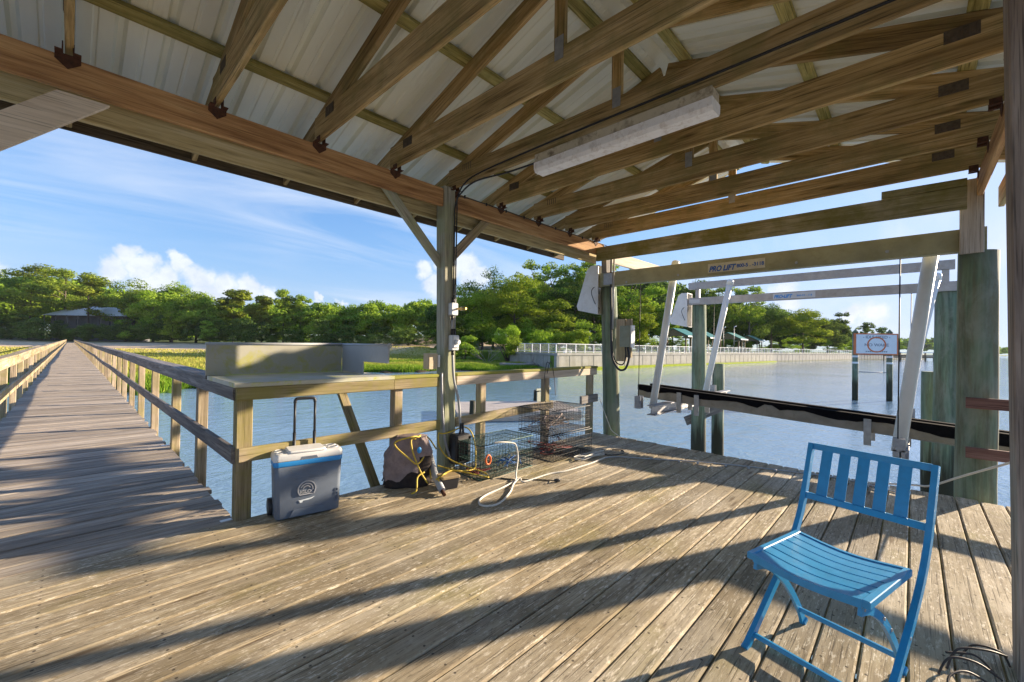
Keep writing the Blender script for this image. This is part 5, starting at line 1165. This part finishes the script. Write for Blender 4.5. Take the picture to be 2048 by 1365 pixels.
tree(84, 527, 176, 'pine', m_pine, 'tallest umbrella pine of the left skyline, left of the grey roofed house', 7140, 0.57, 'pine_tree', L_, 1.3)
tree(128, 536, 170, 'pine', m_pine, 'umbrella pine standing straight above the end of the boardwalk', 7140, 0.57, 'pine_tree', L_, 1.2)
tree(176, 545, 163, 'pine', m_pine, 'spreading umbrella pine right of the boardwalk end, sky showing under its crown', 7140, 0.57, 'pine_tree', L_, 1.45)
tree(58, 565, 158, 'pine', m_pine, 'lower pine between the flat topped pine and the tallest pine', 6120, 0.57, 'pine_tree', L_, 1.4)
tree(262, 557, 168, 'oak', m_oak, 'rounded green tree on the skyline right of the grey roofed house', 7820, 0.57, 'tree', L_)
tree(306, 578, 156, 'full', m_bright, 'bright green tree at the marsh edge right of the house', 7820, 0.532, 'tree', L_)
tree(342, 562, 166, 'oak', m_oak, 'knob topped tree on the skyline below the right hand cumulus cloud', 7820, 0.57, 'tree', L_, .8)
tree(392, 583, 162, 'oak', m_oak, 'rounded tree left of the broad pine above the backsplash', 7820, 0.57, 'tree', L_)
tree(466, 578, 160, 'pine', m_pine, 'broad pine on the skyline above the left end of the backsplash', 7140, 0.57, 'pine_tree', L_, 1.6)
tree(523, 591, 158, 'pine', m_pine, 'low umbrella pine with sky gaps, left of the slender pine', 6120, 0.57, 'pine_tree', L_, 1.5)
tree(566, 577, 156, 'pine', m_pine, 'slender dark pine standing highest over the woods behind the backsplash', 6120, 0.532, 'pine_tree', L_, 1.0)
tree(600, 588, 158, 'pine', m_pine, 'thin crowned pine directly right of the slender dark pine', 5100, 0.532, 'pine_tree', L_, 1.1)
tree(250, 640, 150, 'shrub', m_bright, 'bright bush at the marsh edge below the right side of the house', 4420, 0.456, 'shrub', L_, 1.1, 'bush')
tree(345, 628, 150, 'full', m_bright, 'bright low tree at the marsh edge left of the backsplash', 6120, 0.456, 'tree', L_, 1.3)
tree(420, 640, 148, 'full', m_oak, 'low green tree at the marsh edge behind the left end of the backsplash', 6120, 0.456, 'tree', L_, 1.4)
# centre group
tree(936, 560, 92, 'oak', m_oak, 'dark green tree immediately right of the shelter post', 13600, 0.319, 'tree', C_)
tree(986, 529, 98, 'pine', m_dark, 'slim sparse pine poking above the left part of the centre trees', 2550, 0.342, 'pine_tree', C_, .7)
tree(1028, 549, 84, 'oak', m_bright, 'large yellow green oak in the middle of the centre trees', 17850, 0.319, 'tree', C_, 1.05)
tree(965, 592, 82, 'full', m_bright, 'mid green full tree in front, left of the yellow green oak', 12920, 0.304, 'tree', C_, 1.1)
tree(1076, 518, 100, 'airy', m_oak, 'tall dark airy tree rising behind the yellow green oak', 9520, 0.38, 'tree', C_)
tree(1118, 527, 98, 'airy', m_oak, 'dark spreading tree crown left of the white motor cover', 9520, 0.38, 'tree', C_)
tree(1150, 543, 96, 'oak', m_dark, 'dark rounded tree behind the white motor cover', 12240, 0.342, 'tree', C_)
tree(1187, 519, 100, 'airy', m_oak, 'dark airy tree top showing above the white motor cover', 9520, 0.38, 'tree', C_)
tree(1104, 590, 82, 'full', m_oak, 'mid green tree standing behind the sea wall corner', 12920, 0.304, 'tree', C_, 1.3)
tree(905, 618, 78, 'full', m_dark, 'low dark tree at the marsh edge beside the shelter post', 10880, 0.289, 'tree', C_, 1.4)
tree(1016, 648, 61, 'shrub', m_bright, 'bright green bush left of the sea wall corner', 8840, 0.198, 'shrub', C_, .7, 'bush')
tree(1082, 655, 66, 'shrub', m_bright, 'pale green bush behind the sea wall railing at its corner', 7820, 0.205, 'shrub', C_, 1., 'bush')
tree(1155, 652, 68, 'shrub', m_bright, 'small round light green tree behind the railing, left of the corner piling', 7820, 0.205, 'shrub', C_, 1.1)
tree(1040, 672, 60, 'shrub', m_oak, 'low dark green bush at the foot of the sea wall corner', 6120, 0.198, 'shrub', C_, 1., 'bush')
tree(930, 672, 66, 'shrub', m_oak, 'low rounded bush right of the shelter post at the marsh edge', 7140, 0.205, 'shrub', C_, 1.4, 'bush')
tree(1256, 524, 98, 'airy', m_oak, 'dark airy tree seen between the gable beam and the lift beam', 9520, 0.38, 'tree', C_)
tree(1274, 592, 84, 'full', m_bright, 'yellow green tree right of the breaker box', 11900, 0.304, 'tree', C_, 1.1)
tree(1330, 600, 96, 'full', m_oak, 'green tree behind the near guide pole, left of the shelters', 11900, 0.319, 'tree', C_, 1.3)
# right group
tree(1402, 560, 128, 'oak', m_dark, 'dark tree behind the outer lift piling', 11560, 0.418, 'tree', R_)
tree(1446, 574, 130, 'airy', m_oak, 'dark tree with twiggy top left of the lamp posts', 9520, 0.418, 'tree', R_)
tree(1498, 574, 132, 'airy', m_oak, 'dark tree with open crown above the outer lift beam', 9520, 0.418, 'tree', R_)
tree(1542, 606, 138, 'oak', m_dark, 'dark tree with sky holes behind the farthest teal shelter', 9520, 0.418, 'tree', R_)
tree(1606, 617, 132, 'oak', m_bright, 'broad light green oak leaning over the promenade, left of the sign', 12920, 0.38, 'tree', R_, 1.15)
tree(1655, 640, 160, 'oak', m_dark, 'dark rounded tree between the light oak and the warning sign', 8840, 0.456, 'tree', R_, 1.2)
tree(1678, 625, 172, 'pine', m_dark, 'umbrella pine standing highest just left of the warning sign', 5780, 0.494, 'pine_tree', R_, 1.1)
tree(1732, 644, 190, 'pine', m_dark, 'small flat topped pine above the warning sign', 3740, 0.494, 'pine_tree', R_, 1.0)
tree(1762, 654, 205, 'pine', m_dark, 'smallest flat pine above the right edge of the warning sign', 2720, 0.494, 'pine_tree', R_, 1.0)
# dead bush
x, y = put(975, 60); zg = gz_(975, 60); db = root('dead_bush', 'bare grey dead bush at the marsh edge, left of the bright bush', 'dead bush', (x, y, zg)); b = MB(); q = random.Random(3)
def br(p, d, L, r, lev):
    e = p+d*L; m_ = p.lerp(e, .5)+V((q.uniform(-.1, .1), q.uniform(-.1, .1), q.uniform(-.05, .1)))*L*.4; b.tube([p, m_, e], [r, r*.75, r*.4], 4)
    if lev:
        for _ in range(3): br(p.lerp(e, q.uniform(.4, 1)), (d+V((q.uniform(-1, 1), q.uniform(-1, 1), q.uniform(-.3, .8)))*.75).normalized(), L*q.uniform(.45, .7), r*.5, lev-1)
for _ in range(7): br(V((x, y, zg)), V((q.uniform(-.9, .9), q.uniform(-.9, .9), q.uniform(.4, 1))).normalized(), q.uniform(1.4, 2.4), .05, 3)
b.build('bare_branches', m_dead, db)
# driftwood log
x, y = put(1040, 53.2); zg = -1.25; b = MB(); b.tube(smooth_path([(x-2.6, y+.9, zg+.3), (x-1.2, y+.3, zg+.25), (x+.4, y-.1, zg+.2), (x+2., y-.7, zg+.35)], 4), .22, 10); b.tube([(x+1.6, y-.6, zg+.3), (x+2.1, y-.5, zg+1.0), (x+2.0, y-.6, zg+1.5)], [.15, .1, .05], 8); b.tube([(x+1.9, y-.7, zg+.3), (x+2.7, y-1.1, zg+.1)], [.15, .06], 8); tag(b.build('driftwood_log', m_dead, origin=(x, y, zg)), 'grey driftwood log with root stump lying before the sea wall corner', 'log')

# far woods that read as one mass
def mass(name, spec, mat, seed, n, size):
    """spec: list of (px, ytop, d, kind, wide)"""
    g = random.Random(seed); VV, TTn = [], []; tb_ = MB()
    for i, (px, yt, d, kd, wide) in enumerate(spec):
        x, y = put(px, d); zg = gz_(px, d); H = max(2., (horizon(px)-yt)/842*d+CAMZ-zg)
        B, vv, tt = proto(kd, 1., 900+(i % 7)+seed*10, n, size/12.)
        a = g.uniform(0, 2*PI); ca, sa = math.cos(a), math.sin(a); w = vv*np.array([wide*H, wide*H, H]); w = np.column_stack([w[:, 0]*ca-w[:, 1]*sa, w[:, 0]*sa+w[:, 1]*ca, w[:, 2]])+np.array([x, y, zg])
        VV.append(w); TTn.append(np.clip(tt*.8+g.uniform(-.12, .3), 0, 1))
        if kd != 'shrub': tb_.tube([(x, y, zg), (x, y, zg+H*.6)], [H*.016, H*.008], 5, False)
    w = np.concatenate(VV); o = fastmesh(name, w, np.arange(len(w)).reshape(-1, 4), np.concatenate(TTn), mat); kind(o, 'stuff'); return o
TOPX = [-900, -300, 0, 60, 150, 220, 285, 320, 350, 390, 430, 470, 495, 530, 600, 640, 680, 760, 800, 860, 920]
TOPY = [560, 560, 552, 545, 556, 566, 572, 580, 574, 592, 597, 592, 605, 600, 603, 601, 606, 595, 602, 595, 590]
g = random.Random(21); spec = []
for i in range(128):
    px = -700+1640*((i+g.random())/128); yt = np.interp(px, TOPX, TOPY)+abs(g.gauss(0, 7))+2; d = g.uniform(158, 182) if px < 640 else g.uniform(140, 165)
    if 78 < px < 268: d = g.uniform(186, 200)
    spec.append((px, yt, d, g.choice(['oak', 'oak', 'full', 'pine'] if px < 520 else ['oak', 'full', 'oak']), g.uniform(.8, 1.2)))
mass('woods', spec, m_oak, 1, 3400, .62)
spec = []
for i in range(150):
    px = -700+1610*((i+g.random())/150); d = g.uniform(148, 158) if px < 640 else g.uniform(128, 138)
    if 95 < px < 262: d = g.uniform(147, 151)
    spec.append((px, horizon(px)-(g.uniform(14, 50) if not 95 < px < 255 else g.uniform(20, 42)), d, g.choice(['shrub', 'full', 'full']), g.uniform(.9, 1.5)))
mass('undergrowth', spec, m_dark, 2, 2000, .55)
spec = []
CX = [870, 920, 950, 1000, 1060, 1120, 1200, 1260, 1330, 1400, 1480, 1520, 1560, 1640, 1700, 1740, 1790]; CY = [600, 596, 575, 575, 560, 550, 548, 545, 560, 585, 590, 608, 622, 640, 655, 668, 680]
for i in range(78):
    px = 868+930*((i+g.random())/78); yt = np.interp(px, CX, CY)+abs(g.gauss(0, 8)); d = np.interp(px, [870, 1300, 1500, 1700, 1800], [104, 118, 150, 185, 230])+g.uniform(-5, 9)
    spec.append((px, yt, d, g.choice(['oak', 'full', 'oak']), g.uniform(.8, 1.2)))
mass('woods', spec, m_dark, 3, 4200, .56)
spec = []
for i in range(44):
    px = 872+900*((i+g.random())/44); d = np.interp(px, [870, 1100, 1300, 1500, 1700, 1800], [82, 78, 100, 132, 165, 215])+g.uniform(-3, 4); spec.append((px, horizon(px)-g.uniform(18, 55)*(1 if px < 1350 else .55), d, g.choice(['shrub', 'full']), g.uniform(1., 1.5)))
mass('undergrowth', spec, m_oak, 4, 3200, .48)
spec = []
for i in range(70):
    px = 1755+900*((i+g.random())/70); yt = horizon(px)-np.interp(px, [1755, 1800, 1900, 1960, 2020, 2600], [28, 30, 30, 24, 16, 14])+abs(g.gauss(0, 2)); spec.append((px, yt, g.uniform(600, 700), 'oak', g.uniform(1.2, 2.)))
def far_gz(px, d): return -1.5
_gz = gz_; gz_ = far_gz; mass('far_shore_woods', spec, m_oak, 5, 420, 1.6); gz_ = _gz
mb = MB(); A, B = V((*put(1740, 590), 0)), V((*put(2700, 590), 0)); mb.add([A+V((0, 0, -1.9)), B+V((0, 0, -1.9)), B*1.5+V((0, 0, -.9)), A*1.5+V((0, 0, -.9))], [(0, 1, 2, 3)]); kind(mb.build('far_shore', m_lawn), 'structure')
